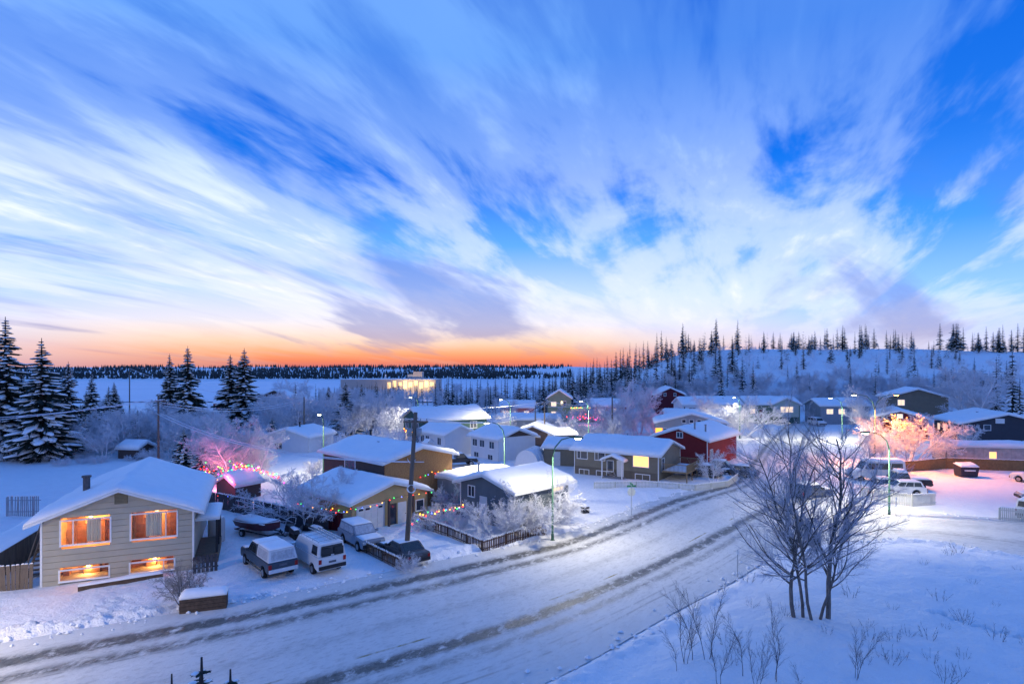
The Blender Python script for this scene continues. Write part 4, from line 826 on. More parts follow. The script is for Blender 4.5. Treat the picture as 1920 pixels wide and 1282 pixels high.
# undergrowth too fine and far to tell apart, as one mass each
LITE = [branchy(200 + i, 7, 2.2, .03, ((3, 2, 1), (6, 5), (.7, .8), (.5, .5), (.02, 0, 0)), 2, (FTWIG, FTWIG), .7, .016) for i in range(3)]
def brush(name, label, n, x0, x1, y0, y1, h0, h1, dens=None):
    V = []; Fc = []; off = 0
    src = []
    for m3 in LITE:
        vv = []; ff_ = []; o = 0
        for me in m3[:2]:
            a = np.zeros(len(me.vertices) * 3, np.float32); me.vertices.foreach_get('co', a); vv.append(a.reshape(-1, 3)); ff_ += [tuple(i + o for i in p_.vertices) for p_ in me.polygons]; o += len(me.vertices)
        src.append((np.concatenate(vv), ff_))
    for i in range(n):
        p = atg(rv.uniform(x0, x1), rv.uniform(y0, y1))
        if p.y > 345 or (p.y < 180 and blocked(p.x, p.y)): continue
        vv, ff_ = src[i % 3]; k = rv.uniform(h0, h1) / 2.2; a = rv.random() * 6.28; q = vv * (k * rv.uniform(.9, 1.5), k, k) @ np.array([[math.cos(a), math.sin(a), 0], [-math.sin(a), math.cos(a), 0], [0, 0, 1]]) + (p.x, p.y, p.z - .1)
        V.append(q); Fc += [tuple(j + off for j in f_) for f_ in ff_]; off += len(q)
    me = bpy.data.meshes.new(name); me.from_pydata(np.concatenate(V).tolist(), [], Fc); me.materials.append(FTWIG); tag(link(name, me), label, 'undergrowth', None, 'stuff')
brush('hillside_brush', 'fine frosted brush covering the wooded hillside', 520, 1010, 1920, 655, 770, 1.0, 3.4)
def merged_spruces(name, label, spots):
    src = [spruce_meshes(300 + i, 1.3 + .3 * i, 13, 6, 1, .5, .3) for i in range(3)]; V = []; Fc = []; mi = []; off = 0
    geo_ = []
    for tr_, cr_, sn_ in src:
        part = []
        for me, k in ((cr_, 0), (sn_, 1)):
            a = np.zeros(len(me.vertices) * 3, np.float32); me.vertices.foreach_get('co', a); part.append((a.reshape(-1, 3), [tuple(p_.vertices) for p_ in me.polygons], k))
        geo_.append(part)
    for i, (x, y, z_, h) in enumerate(spots):
        a = rv.random() * 6.28; rot = np.array([[math.cos(a), math.sin(a), 0], [-math.sin(a), math.cos(a), 0], [0, 0, 1]])
        for v_, f_, k in geo_[i % 3]:
            V.append((v_ * (h / 10 * rv.uniform(.8, 1.3), h / 10, h / 10)) @ rot + (x, y, z_ - .1)); Fc += [tuple(j + off for j in q) for q in f_]; mi += [k] * len(f_); off += len(v_)
    me = bpy.data.meshes.new(name); me.from_pydata(np.concatenate(V).tolist(), [], Fc); me.materials.append(NEEDLE); me.materials.append(SNOW); me.polygons.foreach_set('material_index', mi); tag(link(name, me), label, 'forest', None, 'stuff')
sp_ = []
for i in range(330):
    px = rv.uniform(1000, 1925); d = rv.uniform(172, 262) if px > 1150 else rv.uniform(185, 300); x = (px - 960) / F * d
    if vnoise(np.array([x * .04]), np.array([d * .05]), 91)[0] < -.08: continue
    sp_.append((x, d, float(hill(np.array([x]), np.array([d]))[0]), rv.uniform(2.5, 9)))
merged_spruces('hill_forest', 'mixed smaller spruces filling the wooded hillside', sp_)
for i in range(30): hill_spruce(rv.uniform(632, 830), rv.uniform(385, 418), rv.uniform(8, 13), rv.uniform(1.2, 1.8), 'dark spruce screening the floodlit industrial building', 'spruces before the industrial building', 'screening_spruce')
brush('village_brush', 'fine frosted undergrowth between village and lake', 460, 130, 1010, 742, 850, 1.5, 4.2)
# far forest across the lake
r_ = np.random.default_rng(3); ff = MB()
for i in range(9000):
    y = 985 + 560 * r_.random() ** 1.5; x = (r_.random() * 1.25 - .95) * y
    if x / y > .10: continue
    if vnoise(np.array([x * .012]), np.array([y * .02]), 77)[0] > .12 and y > 1010: continue
    z_ = float(hill(np.array([x]), np.array([y]))[0]); h = r_.uniform(5, 10); w_ = h * .22; a0 = r_.random()
    b = len(ff.v); ff.v += [(x + w_ * math.cos(a0 + q * 2.094), y + w_ * math.sin(a0 + q * 2.094), z_) for q in range(3)] + [(x, y, z_ + h)]; ff.f += [(b, b+1, b+3), (b+1, b+2, b+3), (b+2, b, b+3)]
tag(ff.build('far_forest', mat('far_spruce', (.035, .05, .055), .9, .3, .02)), 'dark spruce forest on the far lake shore', 'forest', None, 'stuff')

# ------------------------------------------------------------------ fences
PICKET = mat('brown_picket_wood', (.12, .07, .045), .9, .3, 5); PLANK = mat('grey_brown_planks', (.17, .13, .10), .9, .35, 3, .3, 20, stretch=(1, 1, .2)); DFENCE = mat('dark_fence_boards', (.05, .05, .06), .9, .3, 3); WFENCE = mat('whitewashed_pickets', (.55, .54, .48), .8, .1, 3); OCHRE = mat('ochre_fence_boards', (.24, .14, .06), .9, .2, 3)
def fence(label, pts, h, bw, gap, wood, snow=.06, each=True, z=None, group=None, name='picket_fence', piece='picket', rails=(.25, .8), pointed=False):
    x0, y0 = pts[0]; t = thing(name, label, 'fence', (x0, y0, 0), 0, group); pk = MB(); pk.box(-bw / 2, bw / 2, -.012, .012, 0, h) if not pointed else pk.sweep([(-bw / 2, 0), (bw / 2, 0), (bw / 2, h - .08), (0, h), (-bw / 2, h - .08)], -.012, .012); me = pk.mesh(piece, wood); cap = MB(); cap.loft([[(-bw / 2 - .01, -.035, h - (.07 if pointed else 0)), (bw / 2 + .01, -.035, h - (.07 if pointed else 0)), (bw / 2 + .01, .035, h - (.07 if pointed else 0)), (-bw / 2 - .01, .035, h - (.07 if pointed else 0))], [(-bw * .3, -.02, h + snow), (bw * .3, -.02, h + snow), (bw * .3, .02, h + snow), (-bw * .3, .02, h + snow)]]); cme = cap.mesh('snow_cap', SNOW, True)
    joined = MB(); jc = MB()
    for (ax, ay), (bx, by) in zip(pts[:-1], pts[1:]):
        L = math.hypot(bx - ax, by - ay); n = int(L / (bw + gap)); a = math.atan2(by - ay, bx - ax); ux, uy = (bx - ax) / L, (by - ay) / L; zs = [gz(ax + ux * q, ay + uy * q) - .05 for q in (0, L / 2, L)]
        def zat(q): return float(np.interp(q, [0, L / 2, L], zs))
        for rz_ in rails:
            m = MB(); m.tube([(ax - x0 + ux * q - uy * .03, ay - y0 + uy * q + ux * .03, zat(q) + h * rz_) for q in (0, L / 2, L)], .035, 4); m.build('rail', wood, t)
        for q in range(int(L / 2.4) + 1):
            d = min(q * 2.4, L - .05); m = MB(); m.box(-.05, .05, -.05, .05, -.1, h * .95); o = m.build('post', wood, t); o.location = (ax - x0 + ux * d - uy * .09, ay - y0 + uy * d + ux * .09, zat(d)); o.rotation_euler.z = a
        for k in range(n):
            d = (k + .5) * (bw + gap); loc = Vector((ax - x0 + ux * d, ay - y0 + uy * d, zat(d) + rv.uniform(-.02, .02)))
            if each:
                o = link(piece, me, t); o.location = loc; o.rotation_euler = (rv.gauss(0, .02), rv.gauss(0, .02), a)
                if snow: c = link('snow_cap', cme, o)
            else:
                M = Matrix.Translation(loc) @ Matrix.Rotation(a, 4, 'Z')
                for src, dst in ((pk, joined), (cap, jc)):
                    b = len(dst.v); dst.v += [tuple(M @ Vector(v_)) for v_ in src.v]; dst.f += [tuple(i + b for i in f_) for f_ in src.f]
    if not each:
        o = joined.build(piece + 's', wood, t); o['kind'] = 'stuff'
        if snow: o = jc.build('snow_caps', SNOW, t); o['kind'] = 'stuff'
    return t
fence('dark picket fence along the driveway beside the parked sedan', [(-14.2, 48.9), (-7.6, 41.2)], .95, .10, .09, PICKET, pointed=True)
fence('brown picket fence turning the corner of the shrub yard', [(-8.6, 52.4), (-2.2, 45.6), (3.0, 50.2)], .95, .10, .08, PICKET, pointed=True)
fence('long dark board fence with snow along its top behind the boat', [(-32, 60.5), (-15.4, 50.2)], 1.55, .22, .015, DFENCE, .10, name='board_fence', piece='board')
fence('dark red board fence left of the garage', [(-18.6, 53.2), (-13.6, 50.4)], 1.6, .16, .01, DRED, .07, name='board_fence', piece='board')
fence('low white picket fence curving before the tan bungalow', [(9.6, 69.6), (21, 68.2), (25.5, 70.5), (28.6, 75.5)], .8, .09, .07, WFENCE, .08, each=False)
fence('short white fence panel beside the street lamp and white car', [(37.2, 63.5), (40.6, 60.5), (43.5, 61.2)], 1.25, .10, .05, WFENCE, .08, each=False)
fence('white fence panel at the lot edge below the parked cars', [(44.9, 55.0), (48.5, 53.4)], 1.3, .10, .05, WFENCE, .08, each=False)
fence('ochre board fence in front of the long trailer', [(51.5, 80), (60, 82.5), (80, 80)], 1.5, .18, .01, OCHRE, .06, each=False, name='board_fence', piece='board')
fence('two weathered plank fence panels beside the sided house', [(-33.2, 36.6), (-30.4, 37.9)], 1.6, .20, .02, PLANK, .06, name='plank_fence', piece='plank')
fence('grey lattice fence panel behind the neighbouring deck', [(-47, 55.5), (-43.8, 55.5)], 1.9, .10, .08, GREYS, .05, name='lattice_fence', piece='slat')
fence('low garden fence with coloured lights beside the garage path', [(-6.5, 56.3), (-2.4, 55.8)], 1.0, .14, .03, PLANK, .06, name='board_fence', piece='board')

# ------------------------------------------------------------------ vehicles
TYRE = mat('tyre_rubber', (.015, .015, .016), .9, .2); RIM = mat('alloy_rim', (.35, .35, .36), .35, .1, metal=.8); CARGLASS = mat('car_glass', (.02, .025, .03), .1, .2, spec=.7); TAIL = mat('tail_light_red', (.30, .015, .015), .3); HEADL = mat('headlight_lens', (.6, .6, .6), .2); PLATE = mat('number_plate', (.10, .11, .14), .5); CHROME = mat('chrome_bumper', (.55, .55, .56), .25, .05, metal=.9); FROSTG = mat('frosted_glass', (.42, .44, .48), .6, .25, 6)
def vehicle(name, label, cat, x, y, hd, paint_, L, Wd, ground, hood, belt, roof, cab, hoodx, group='parked vehicles', snow=.12, glass=None, z=None, rear_z=None, bumper=None, extra=None, nside=None):
    """x forward; cab=(rear base, front base, rear top, front top) along x from the middle; hoodx = x where hood starts"""
    glass = glass or CARGLASS; t = thing(name, label, cat, (x, y, (gz(x, y) if z is None else z) - .02), math.atan2(hd[1], hd[0]), group); h = L / 2; w_ = Wd / 2; rz_ = rear_z or belt
    wr = .36 if roof > 1.6 else .32; fx, rx = h - .95, -h + 1.05
    def arch(cx): return [(cx + (wr + .09) * math.cos(a), wr + (wr + .09) * math.sin(a)) for a in np.linspace(math.pi, 0, 9)]
    bot = ground; prof = [(-h, bot + .12)] + [(-h + .1, bot)] + [p for p in arch(rx) if p[1] > bot] + [p for p in arch(fx) if p[1] > bot] + [(h - .12, bot), (h, bot + .15), (h, hood - .22), (h - .12, hood - .06), (hoodx, hood), (cab[1], belt), (cab[0], belt), (-h + .05, rz_), (-h, rz_ - .12)]
    m = MB(); m.sweep(prof, -w_, w_); bo = m.build('body', paint_, t, False, .09)
    i = .13; bz = belt - .01; base = [(cab[0], -w_ + .03, bz), (cab[1], -w_ + .03, bz), (cab[1], w_ - .03, bz), (cab[0], w_ - .03, bz)]; top = [(cab[2], -w_ + i, roof), (cab[3], -w_ + i, roof), (cab[3], w_ - i, roof), (cab[2], w_ - i, roof)]
    m = MB(); m.loft([base, top]); m.build('cabin', paint_, t, False, .08)
    def face(a, b, c, d, u0, u1, v0, v1, nm, off=.012, gl=glass):
        a, b, c, d = map(Vector, (a, b, c, d)); n = (b - a).cross(d - a).normalized() * off
        P_ = lambda u_, v_: (a.lerp(b, u_)).lerp(d.lerp(c, u_), v_) + n
        q = MB(); q.poly([P_(u0, v0), P_(u1, v0), P_(u1, v1), P_(u0, v1)]); return q.build(nm, gl, t)
    n_side = 3 if (cab[1] - cab[0]) > 2.6 else 2
    if nside: n_side = 4
    for k in range(n_side - 1 if nside else 0, n_side):
        face(base[0], base[1], top[1], top[0], .05 + k * .92 / n_side, .05 + (k + .92) * .92 / n_side, .14, .86, 'side_window'); face(base[2], base[3], top[3], top[2], .03 + k * .92 / n_side, .03 + (k + .92) * .92 / n_side, .14, .86, 'side_window')
    face(base[1], base[2], top[2], top[1], .07, .93, .1, .92, 'windscreen'); face(base[3], base[0], top[0], top[3], .08, .92, .15, .88, 'rear_window')
    for cx in (fx, rx):
        for sg in (-1, 1):
            q = MB(); q.tube([(cx, sg * (w_ - .21), wr), (cx, sg * (w_ + .01), wr)], wr, 18); wo = q.build('wheel', TYRE, t); q = MB(); q.tube([(cx, sg * (w_ + .0), wr), (cx, sg * (w_ + .022), wr)], wr * .62, 14); q.build('rim', RIM, wo)
    for sg in (-1, 1):
        q = MB(); q.box(-h - .025, -h + .02, sg * (w_ - .13) - .10, sg * (w_ - .13) + .10, rz_ - .42, rz_ - .12); q.build('tail_light', TAIL, t); q = MB(); q.box(h - .03, h + .025, sg * (w_ - .22) - .18, sg * (w_ - .22) + .18, hood - .36, hood - .18); q.build('headlight', HEADL, t)
        q = MB(); q.box(cab[1] - .35, cab[1] - .2, sg * (w_ + .0) + (0 if sg > 0 else -.18), sg * (w_ + .0) + (.18 if sg > 0 else 0), belt + .02, belt + .2); q.build('mirror', paint_, t)
    bm = bumper or BLACK; q = MB(); q.box(-h - .10, -h + .08, -w_ + .04, w_ - .04, bot + .1, bot + .34); q.build('rear_bumper', bm, t, False, .03); q = MB(); q.box(h - .08, h + .09, -w_ + .04, w_ - .04, bot + .1, bot + .36); q.build('front_bumper', bm, t, False, .03)
    q = MB(); q.box(-h - .012, -h, -.26, .26, bot + .48, bot + .62); q.build('number_plate', PLATE, t)
    if snow:
        snow_cap(t, cab[2] + .02, cab[3] - .02, -w_ + i + .02, w_ - i - .02, lambda a, b: roof, snow, 'roof_snow', (12, 8), int(abs(x) * 7) % 50, .2)
        if h - cab[1] > .5: snow_cap(t, cab[1] + .06, h - .16, -w_ + .1, w_ - .1, lambda a, b: float(np.interp(a, [cab[1], hoodx, h - .12, h], [belt, hood, hood - .06, hood - .2])), snow * .6, 'hood_snow', (8, 8), 3, .15)
        if cab[0] + h > .7 and not extra: snow_cap(t, -h + .1, cab[0] - .06, -w_ + .1, w_ - .1, lambda a, b: float(np.interp(a, [-h, cab[0]], [rz_, belt])), snow * .6, 'boot_snow', (8, 8), 4, .15)
    return t
WHITEP = mat('white_car_paint', (.62, .63, .65), .35, .03, spec=.5); DKBLUE = mat('dark_slate_car_paint', (.035, .05, .075), .35, .1, spec=.5); BLK = mat('black_car_paint', (.02, .02, .024), .35, .1, spec=.5); GREYP = mat('charcoal_car_paint', (.05, .055, .065), .35, .1, spec=.5); SILV = mat('silver_blue_paint', (.22, .25, .30), .4, .05, spec=.5)
HT = (-.66, .75)
t = vehicle('pickup_truck', 'dark slate pickup truck with white snow dusted bed cap', 'pickup truck', -17.1, 41.9, HT, DKBLUE, 5.7, 2.0, .42, 1.18, 1.22, 1.92, (-.45, 1.35, -.3, .75), 1.5, bumper=WHITEP, extra=True, rear_z=1.2)
m = MB(); m.loft([[(-2.83, -.98, 1.2), (-.5, -.98, 1.2), (-.5, .98, 1.2), (-2.83, .98, 1.2)], [(-2.6, -.86, 1.95), (-.48, -.86, 1.98), (-.48, .86, 1.98), (-2.6, .86, 1.95)]]); m.build('bed_cap', WHITEP, t, False, .05)
m = MB(); m.poly([(-2.80, .80, 1.30), (-2.80, -.80, 1.30), (-2.635, -.74, 1.86), (-2.635, .74, 1.86)]); m.build('cap_rear_window', FROSTG, t)
for sg in (-1, 1): m = MB(); m.poly([(-2.5, sg * .975, 1.32), (-.7, sg * .975, 1.32), (-.7, sg * .895, 1.84), (-2.45, sg * .895, 1.84)][::sg]); m.build('cap_side_window', FROSTG, t); m = MB(); m.tube([(-1.6, sg * 1.02, .42), (1.3, sg * 1.02, .42)], .05, 6); m.build('running_board', CHROME, t)
snow_cap(t, -2.6, -.5, -.84, .84, lambda a, b: 1.96, .12, 'cap_snow', (10, 8), 6, .2)
t = vehicle('cargo_van', 'white cargo van with two ladders on its roof rack', 'van', -14.0, 42.6, HT, WHITEP, 5.5, 2.0, .38, 1.25, 1.3, 2.12, (-2.72, 1.6, -2.62, .95), 1.8, snow=.06, bumper=BLACK, rear_z=1.3, nside=1)
for sg in (-1, 1):
    m = MB(); m.tube([(-2.4, sg * .8, 2.3), (.7, sg * .8, 2.3)], .025, 5); m.build('rack_rail', CHROME, t)
for k in range(4): m = MB(); m.tube([(-2.3 + k * .95, -.82, 2.12), (-2.3 + k * .95, -.8, 2.3), (-2.3 + k * .95, .8, 2.3), (-2.3 + k * .95, .82, 2.12)], .022, 5); m.build('rack_bar', CHROME, t)
for j, yy in enumerate((-.45, -.05)):
    ld = MB()
    for sg in (-.16, .16): ld.box(-2.7, 1.0, yy + sg - .02, yy + sg + .02, 2.33 + j * .09, 2.41 + j * .09)
    lo = ld.build('ladder', CHROME, t)
    for k in range(12): m = MB(); m.tube([(-2.6 + k * .31, yy - .16, 2.37 + j * .09), (-2.6 + k * .31, yy + .16, 2.37 + j * .09)], .017, 5); m.build('rung', CHROME, lo)
for sg in (-1, 1): m = MB(); m.box(-2.80, -2.765, sg * .45 - .33, sg * .45 + .33, 1.35, 1.88); m.build('door_window', CARGLASS, t)
vehicle('parked_suv', 'dark snow covered sport utility vehicle nose out beside the garage', 'car', -12.0, 47.4, (.62, -.78), SILV, 4.8, 1.9, .32, 1.05, 1.1, 1.72, (-2.2, 1.0, -2.0, .35), 1.2, snow=.14, glass=FROSTG)
vehicle('sedan', 'charcoal sedan at the driveway mouth behind the roadside pole', 'car', -8.0, 43.9, (-.62, .78), GREYP, 4.7, 1.85, .22, .86, .9, 1.4, (-1.75, 1.0, -.95, .25), 1.2, snow=.03)
vehicle('white_crossover', 'white crossover car parked by the black pickup', 'car', 42.9, 66.0, (-.98, .15), WHITEP, 4.6, 1.85, .28, 1.0, 1.05, 1.65, (-2.1, .95, -1.8, .3), 1.2, snow=.03)
vehicle('black_pickup', 'black pickup truck under thick snow next to white crossover', 'pickup truck', 45.5, 69.8, (-.98, .15), BLK, 5.7, 2.0, .42, 1.15, 1.2, 1.9, (-.6, 1.3, -.4, .7), 1.5, snow=.3, rear_z=1.2)
t = vehicle('camper_van', 'snow capped camper van glowing orange behind the black pickup', 'camper', 45.2, 74.2, (-.98, .12), WHITEP, 6.2, 2.2, .4, 1.4, 1.5, 2.5, (-3.0, 2.0, -2.95, 1.4), 2.2, snow=.35)
vehicle('snowy_car', 'snow covered car parked behind the birch clump in bright lamp light', 'car', 32.6, 65.0, (.9, .4), GREYP, 4.5, 1.8, .25, .95, 1.0, 1.5, (-1.9, .9, -1.4, .3), 1.1, snow=.2)
vehicle('lot_suv', 'pale sport utility vehicle half in view at the lot edge', 'car', 63.8, 72.6, (-.4, .9), WHITEP, 4.8, 1.9, .3, 1.05, 1.1, 1.75, (-2.2, 1.0, -2.0, .35), 1.2, snow=.12)
vehicle('lot_sedan', 'snowy silver car next to the pale sport utility vehicle', 'car', 55.8, 62.6, (-.9, .35), SILV, 4.5, 1.8, .25, .9, .95, 1.45, (-1.8, 1.0, -1.2, .3), 1.2, snow=.18)
vehicle('lot_van', 'white van behind the fence panel at the lot edge', 'van', 49.2, 56.2, (.8, .6), WHITEP, 4.8, 1.9, .3, 1.1, 1.15, 1.8, (-2.3, 1.2, -2.2, .7), 1.4, snow=.1)
vehicle('far_van', 'white van parked beside the sage bay house', 'van', 74.5, 146, (.1, -1), WHITEP, 5.0, 1.95, .35, 1.2, 1.25, 2.0, (-2.4, 1.4, -2.3, .9), 1.6, snow=.06)
for i, (x, y) in enumerate([(24.5, 76.5), (27.2, 79.8), (29.5, 77.6)]): vehicle('dark_car', ['dark car beside the wooden deck stairs', 'dark snowy car behind the first dark car near the red house', 'blue black car by the curved white fence'][i], 'car', x, y, (-.9, .5), [BLK, DKBLUE, GREYP][i], 4.6, 1.85, .25, .92, .96, 1.5, (-1.8, 1.0, -1.3, .3), 1.2, snow=.14)
vehicle('porch_truck', 'dark pickup parked between white houses', 'pickup truck', -7.6, 84.5, (.9, .3), BLK, 5.2, 1.9, .4, 1.05, 1.1, 1.75, (-.5, 1.2, -.3, .6), 1.4, snow=.1)

# ------------------------------------------------------------------ yard things
def place(name, label, cat, x, y, rz=0, z=None, group=None): return thing(name, label, cat, (x, y, gz(x, y) - .03 if z is None else z), rz, group)
p = at(383, 1140); t = place('planter_box', 'brown wooden planter box heaped with snow at the roadside', 'planter', p.x, p.y, .36); PLW = mat('planter_boards', (.10, .065, .045), .9, .3, 4)
for k in range(4):
    z0 = .02 + k * .22
    m = MB(); m.box(-1.2, 1.2, -.52, -.47, z0, z0 + .205); m.build('board', PLW, t); m = MB(); m.box(-1.2, 1.2, .47, .52, z0, z0 + .205); m.build('board', PLW, t)
    for sx in (-1, 1): m = MB(); m.box(sx * 1.2 - .025, sx * 1.2 + .025, -.465, .465, z0, z0 + .205); m.build('board', PLW, t)
snow_cap(t, -1.24, 1.24, -.54, .54, lambda a, b: .86, .3, 'snow_heap', (12, 8), 8, .3)
a, b = at(146, 1108), at(306, 1082); c = (a + b) / 2; t = place('garden_edging', 'long low timber bed edging topped with snow before the sided house', 'edging', c.x, c.y, math.atan2(b.y - a.y, b.x - a.x)); L = (b - a).length / 2
m = MB(); m.box(-L, L, -.1, .1, -.1, .3); m.build('timber', PLW, t); snow_cap(t, -L, L, -.16, .5, lambda q, r: .3, .14, 'snow_layer', (30, 4), 2, .1)
p = at(406, 1014); t = place('water_tank', 'pale upright cylindrical tank beside the side porch', 'tank', p.x, p.y); m = MB(); m.tube([(0, 0, 0), (0, 0, .1), (0, 0, 1.7), (0, 0, 1.85), (0, 0, 1.9)], [.6, .64, .64, .58, .4], 20); m.build('shell', mat('pale_tank', (.50, .47, .46), .6, .06), t, True); m = MB(); m.tube([(0, 0, 1.9), (0, 0, 1.98)], .22, 12); m.build('lid', mat('tank_lid', (.3, .3, .32), .6), t); snow_cap(t, -.42, .42, -.42, .42, lambda q, r: 1.9, .12, 'snow_cap', (8, 8), 1, .2)
p = at(385, 1072); t = place('slatted_gate', 'dark slatted wooden gate panel beside the side porch', 'gate', p.x, p.y, .45)
for k in range(6): m = MB(); m.box(-.75 + k * .26, -.55 + k * .26, -.02, .02, 0, 1.15 + .05 * (k % 2)); m.build('slat', DFENCE, t)
for zz_ in (.3, .9): m = MB(); m.box(-.78, .8, .02, .06, zz_, zz_ + .1); m.build('rail', DFENCE, t)
# boat on trailer
p = at(487, 996, .3); t = place('boat', 'dark red open boat on a trailer filled with snow', 'boat', p.x, p.y, math.atan2(-.5, .86)); HULL = mat('maroon_hull', (.10, .02, .03), .4, .1); rings = []
for x, w_, zb, zt in [(-2.4, .85, .55, 1.15), (-1.2, .95, .5, 1.18), (.4, .95, .5, 1.25), (1.6, .65, .6, 1.36), (2.5, .06, 1.0, 1.5)]: rings.append([(x, -w_, zt), (x, -w_ * .7, zb + .1), (x, 0, zb), (x, w_ * .7, zb + .1), (x, w_, zt)])
m = MB(); m.loft(rings, True); m.build('hull', HULL, t, False); snow_cap(t, -2.3, 1.5, -.8, .8, lambda q, r: 1.2, .25, 'snow_fill', (14, 8), 3, .4)
for sg in (-1, 1): m = MB(); m.tube([(q[0], sg * abs(r_[4][1]), r_[4][2] + .02) for q, r_ in zip([(-2.4,), (-1.2,), (.4,), (1.6,), (2.5,)], rings)], .04, 5); m.build('gunwale', WHITE, t)
t = place('boat_trailer', 'low dark trailer carrying the maroon boat', 'trailer', p.x, p.y, math.atan2(-.5, .86)); m = MB(); m.box(-2.3, 2.0, -.75, -.68, .38, .46); m.box(-2.3, 2.0, .68, .75, .38, .46); m.box(1.9, 3.3, -.05, .05, .38, .46); m.box(-2.3, -2.2, -.75, .75, .37, .45); m.box(1.9, 2.0, -.75, .75, .37, .45); m.build('frame', BLACK, t)
for sg in (-1, 1):
    m = MB(); m.tube([(-.9, sg * .92, .3), (-.9, sg * 1.1, .3)], .3, 16); wo = m.build('wheel', TYRE, t); m = MB(); m.tube([(-.9, sg * 1.1, .3), (-.9, sg * 1.115, .3)], .17, 12); m.build('rim', RIM, wo)
# snowmobiles
for i, (px, py) in enumerate([(548, 1005), (585, 1003)]):
    p = at(px, py); t = place('snowmobile', ['dark snowmobile with hooped windscreen between boat and van', 'snow crusted snowmobile behind the cargo van'][i], 'snowmobile', p.x, p.y, 2.2 + i * .3, group='snowmobiles')
    m = MB(); m.loft([[(-1.3, -.25, .45), (-1.3, .25, .45), (-1.3, .2, .75), (-1.3, -.2, .75)], [(0, -.3, .4), (0, .3, .4), (0, .22, .85), (0, -.22, .85)], [(.7, -.45, .35), (.7, .45, .35), (.7, .35, .95), (.7, -.35, .95)], [(1.4, -.25, .4), (1.4, .25, .4), (1.4, .15, .6), (1.4, -.15, .6)]]); m.build('body', BLK, t, False, .03)
    m = MB(); m.box(-1.4, .2, -.2, .2, .03, .42); m.build('track', TYRE, t)
    for sg in (-1, 1): m = MB(); m.tube([(.2, sg * .5, .06), (1.4, sg * .5, .06), (1.7, sg * .5, .3)], .06, 5); m.build('ski', BLACK, t); m = MB(); m.tube([(.9, sg * .45, .1), (.8, sg * .3, .5)], .03, 5); m.build('strut', BLACK, t)
    m = MB(); m.tube([(.5, -.4, .9), (.3, -.4, 1.45), (.25, 0, 1.6), (.3, .4, 1.45), (.5, .4, .9)], .03, 5); m.build('windscreen_hoop', WHITE, t); m = MB(); m.tube([(.2, -.35, 1.1), (.3, 0, 1.05), (.2, .35, 1.1)], .025, 5); m.build('handlebar', BLACK, t); snow_cap(t, -1.25, .0, -.2, .2, lambda q, r: .8, .14, 'seat_snow', (8, 4), i, .1)
# sheds beside the fence
House('lit_shed', 'small brown shed strung with coloured lights behind the dark fence', 'shed', -31.4, 63.5, (.86, -.5), 3.2, 3.0, 1.9, .8, 'y', .3, BROWN, z=0, seed=41)
t = place('white_hutch', 'small white storage hutch behind the dark fence', 'shed', -18.8, 55.4, -.5); m = MB(); m.box(-.8, .8, -.6, .6, 0, 1.7); m.build('walls', WHITES, t); m = MB(); m.sweep([(-.9, 1.7), (0, 2.15), (.9, 1.7), (.9, 1.76), (0, 2.22), (-.9, 1.76)], -.7, .7); m.build('roof', TRIM, t); snow_cap(t, -.88, .88, -.68, .68, lambda q, r: 2.22 - .46 * abs(q) / .9, .15, 'roof_snow', (8, 6), 2, .1); m = MB(); m.box(-.35, .35, -.625, -.6, .05, 1.5); m.build('door', DOORW, t)
# deck by the tan bungalow
t = place('wooden_deck', 'raised wooden deck with railing and stairs on the tan bungalow', 'deck', 18.4, 73.6, math.atan2(.836, .55)); DW = mat('honey_deck_wood', (.26, .18, .10), .8, .25, 4); m = MB(); m.box(0, 6.5, -3.2, -.1, 1.1, 1.25); m.build('platform', DW, t)
for x in (0.1, 2.2, 4.3, 6.4):
    m = MB(); m.box(x - .06, x + .06, -3.18, -3.06, -.1, 2.1); m.build('post', DW, t)
for (x0, x1, y0, y1) in ((0, 6.5, -3.2, -3.12), (0, .08, -3.2, -.1), (6.42, 6.5, -3.2, -.1)):
    m = MB(); m.box(x0, x1, y0, y1, 2.08, 2.16); m.build('handrail', DW, t); n = int(max(x1 - x0, y1 - y0) / .16); bl = MB(); bl.box(-.02, .02, -.02, .02, 1.25, 2.08); bm = bl.mesh('baluster', DW)
    for k in range(n): o = link('baluster', bm, t); o.location = (x0 + (x1 - x0) * (k + .5) / n, y0 + (y1 - y0) * (k + .5) / n, 0)
for k in range(6): m = MB(); m.box(6.55 + k * .28, 6.83 + k * .28, -2.4, -1.2, .95 - k * .18, 1.0 - k * .18); m.build('stair_tread', DW, t)
for yy in (-2.45, -1.15): m = MB(); m.tube([(6.5, yy, 2.1), (8.3, yy, .95)], .05, 5); m.build('stair_rail', DW, t)
snow_cap(t, .1, 6.4, -3.1, -.15, lambda q, r: 1.25, .16, 'deck_snow', (14, 8), 3, .2)
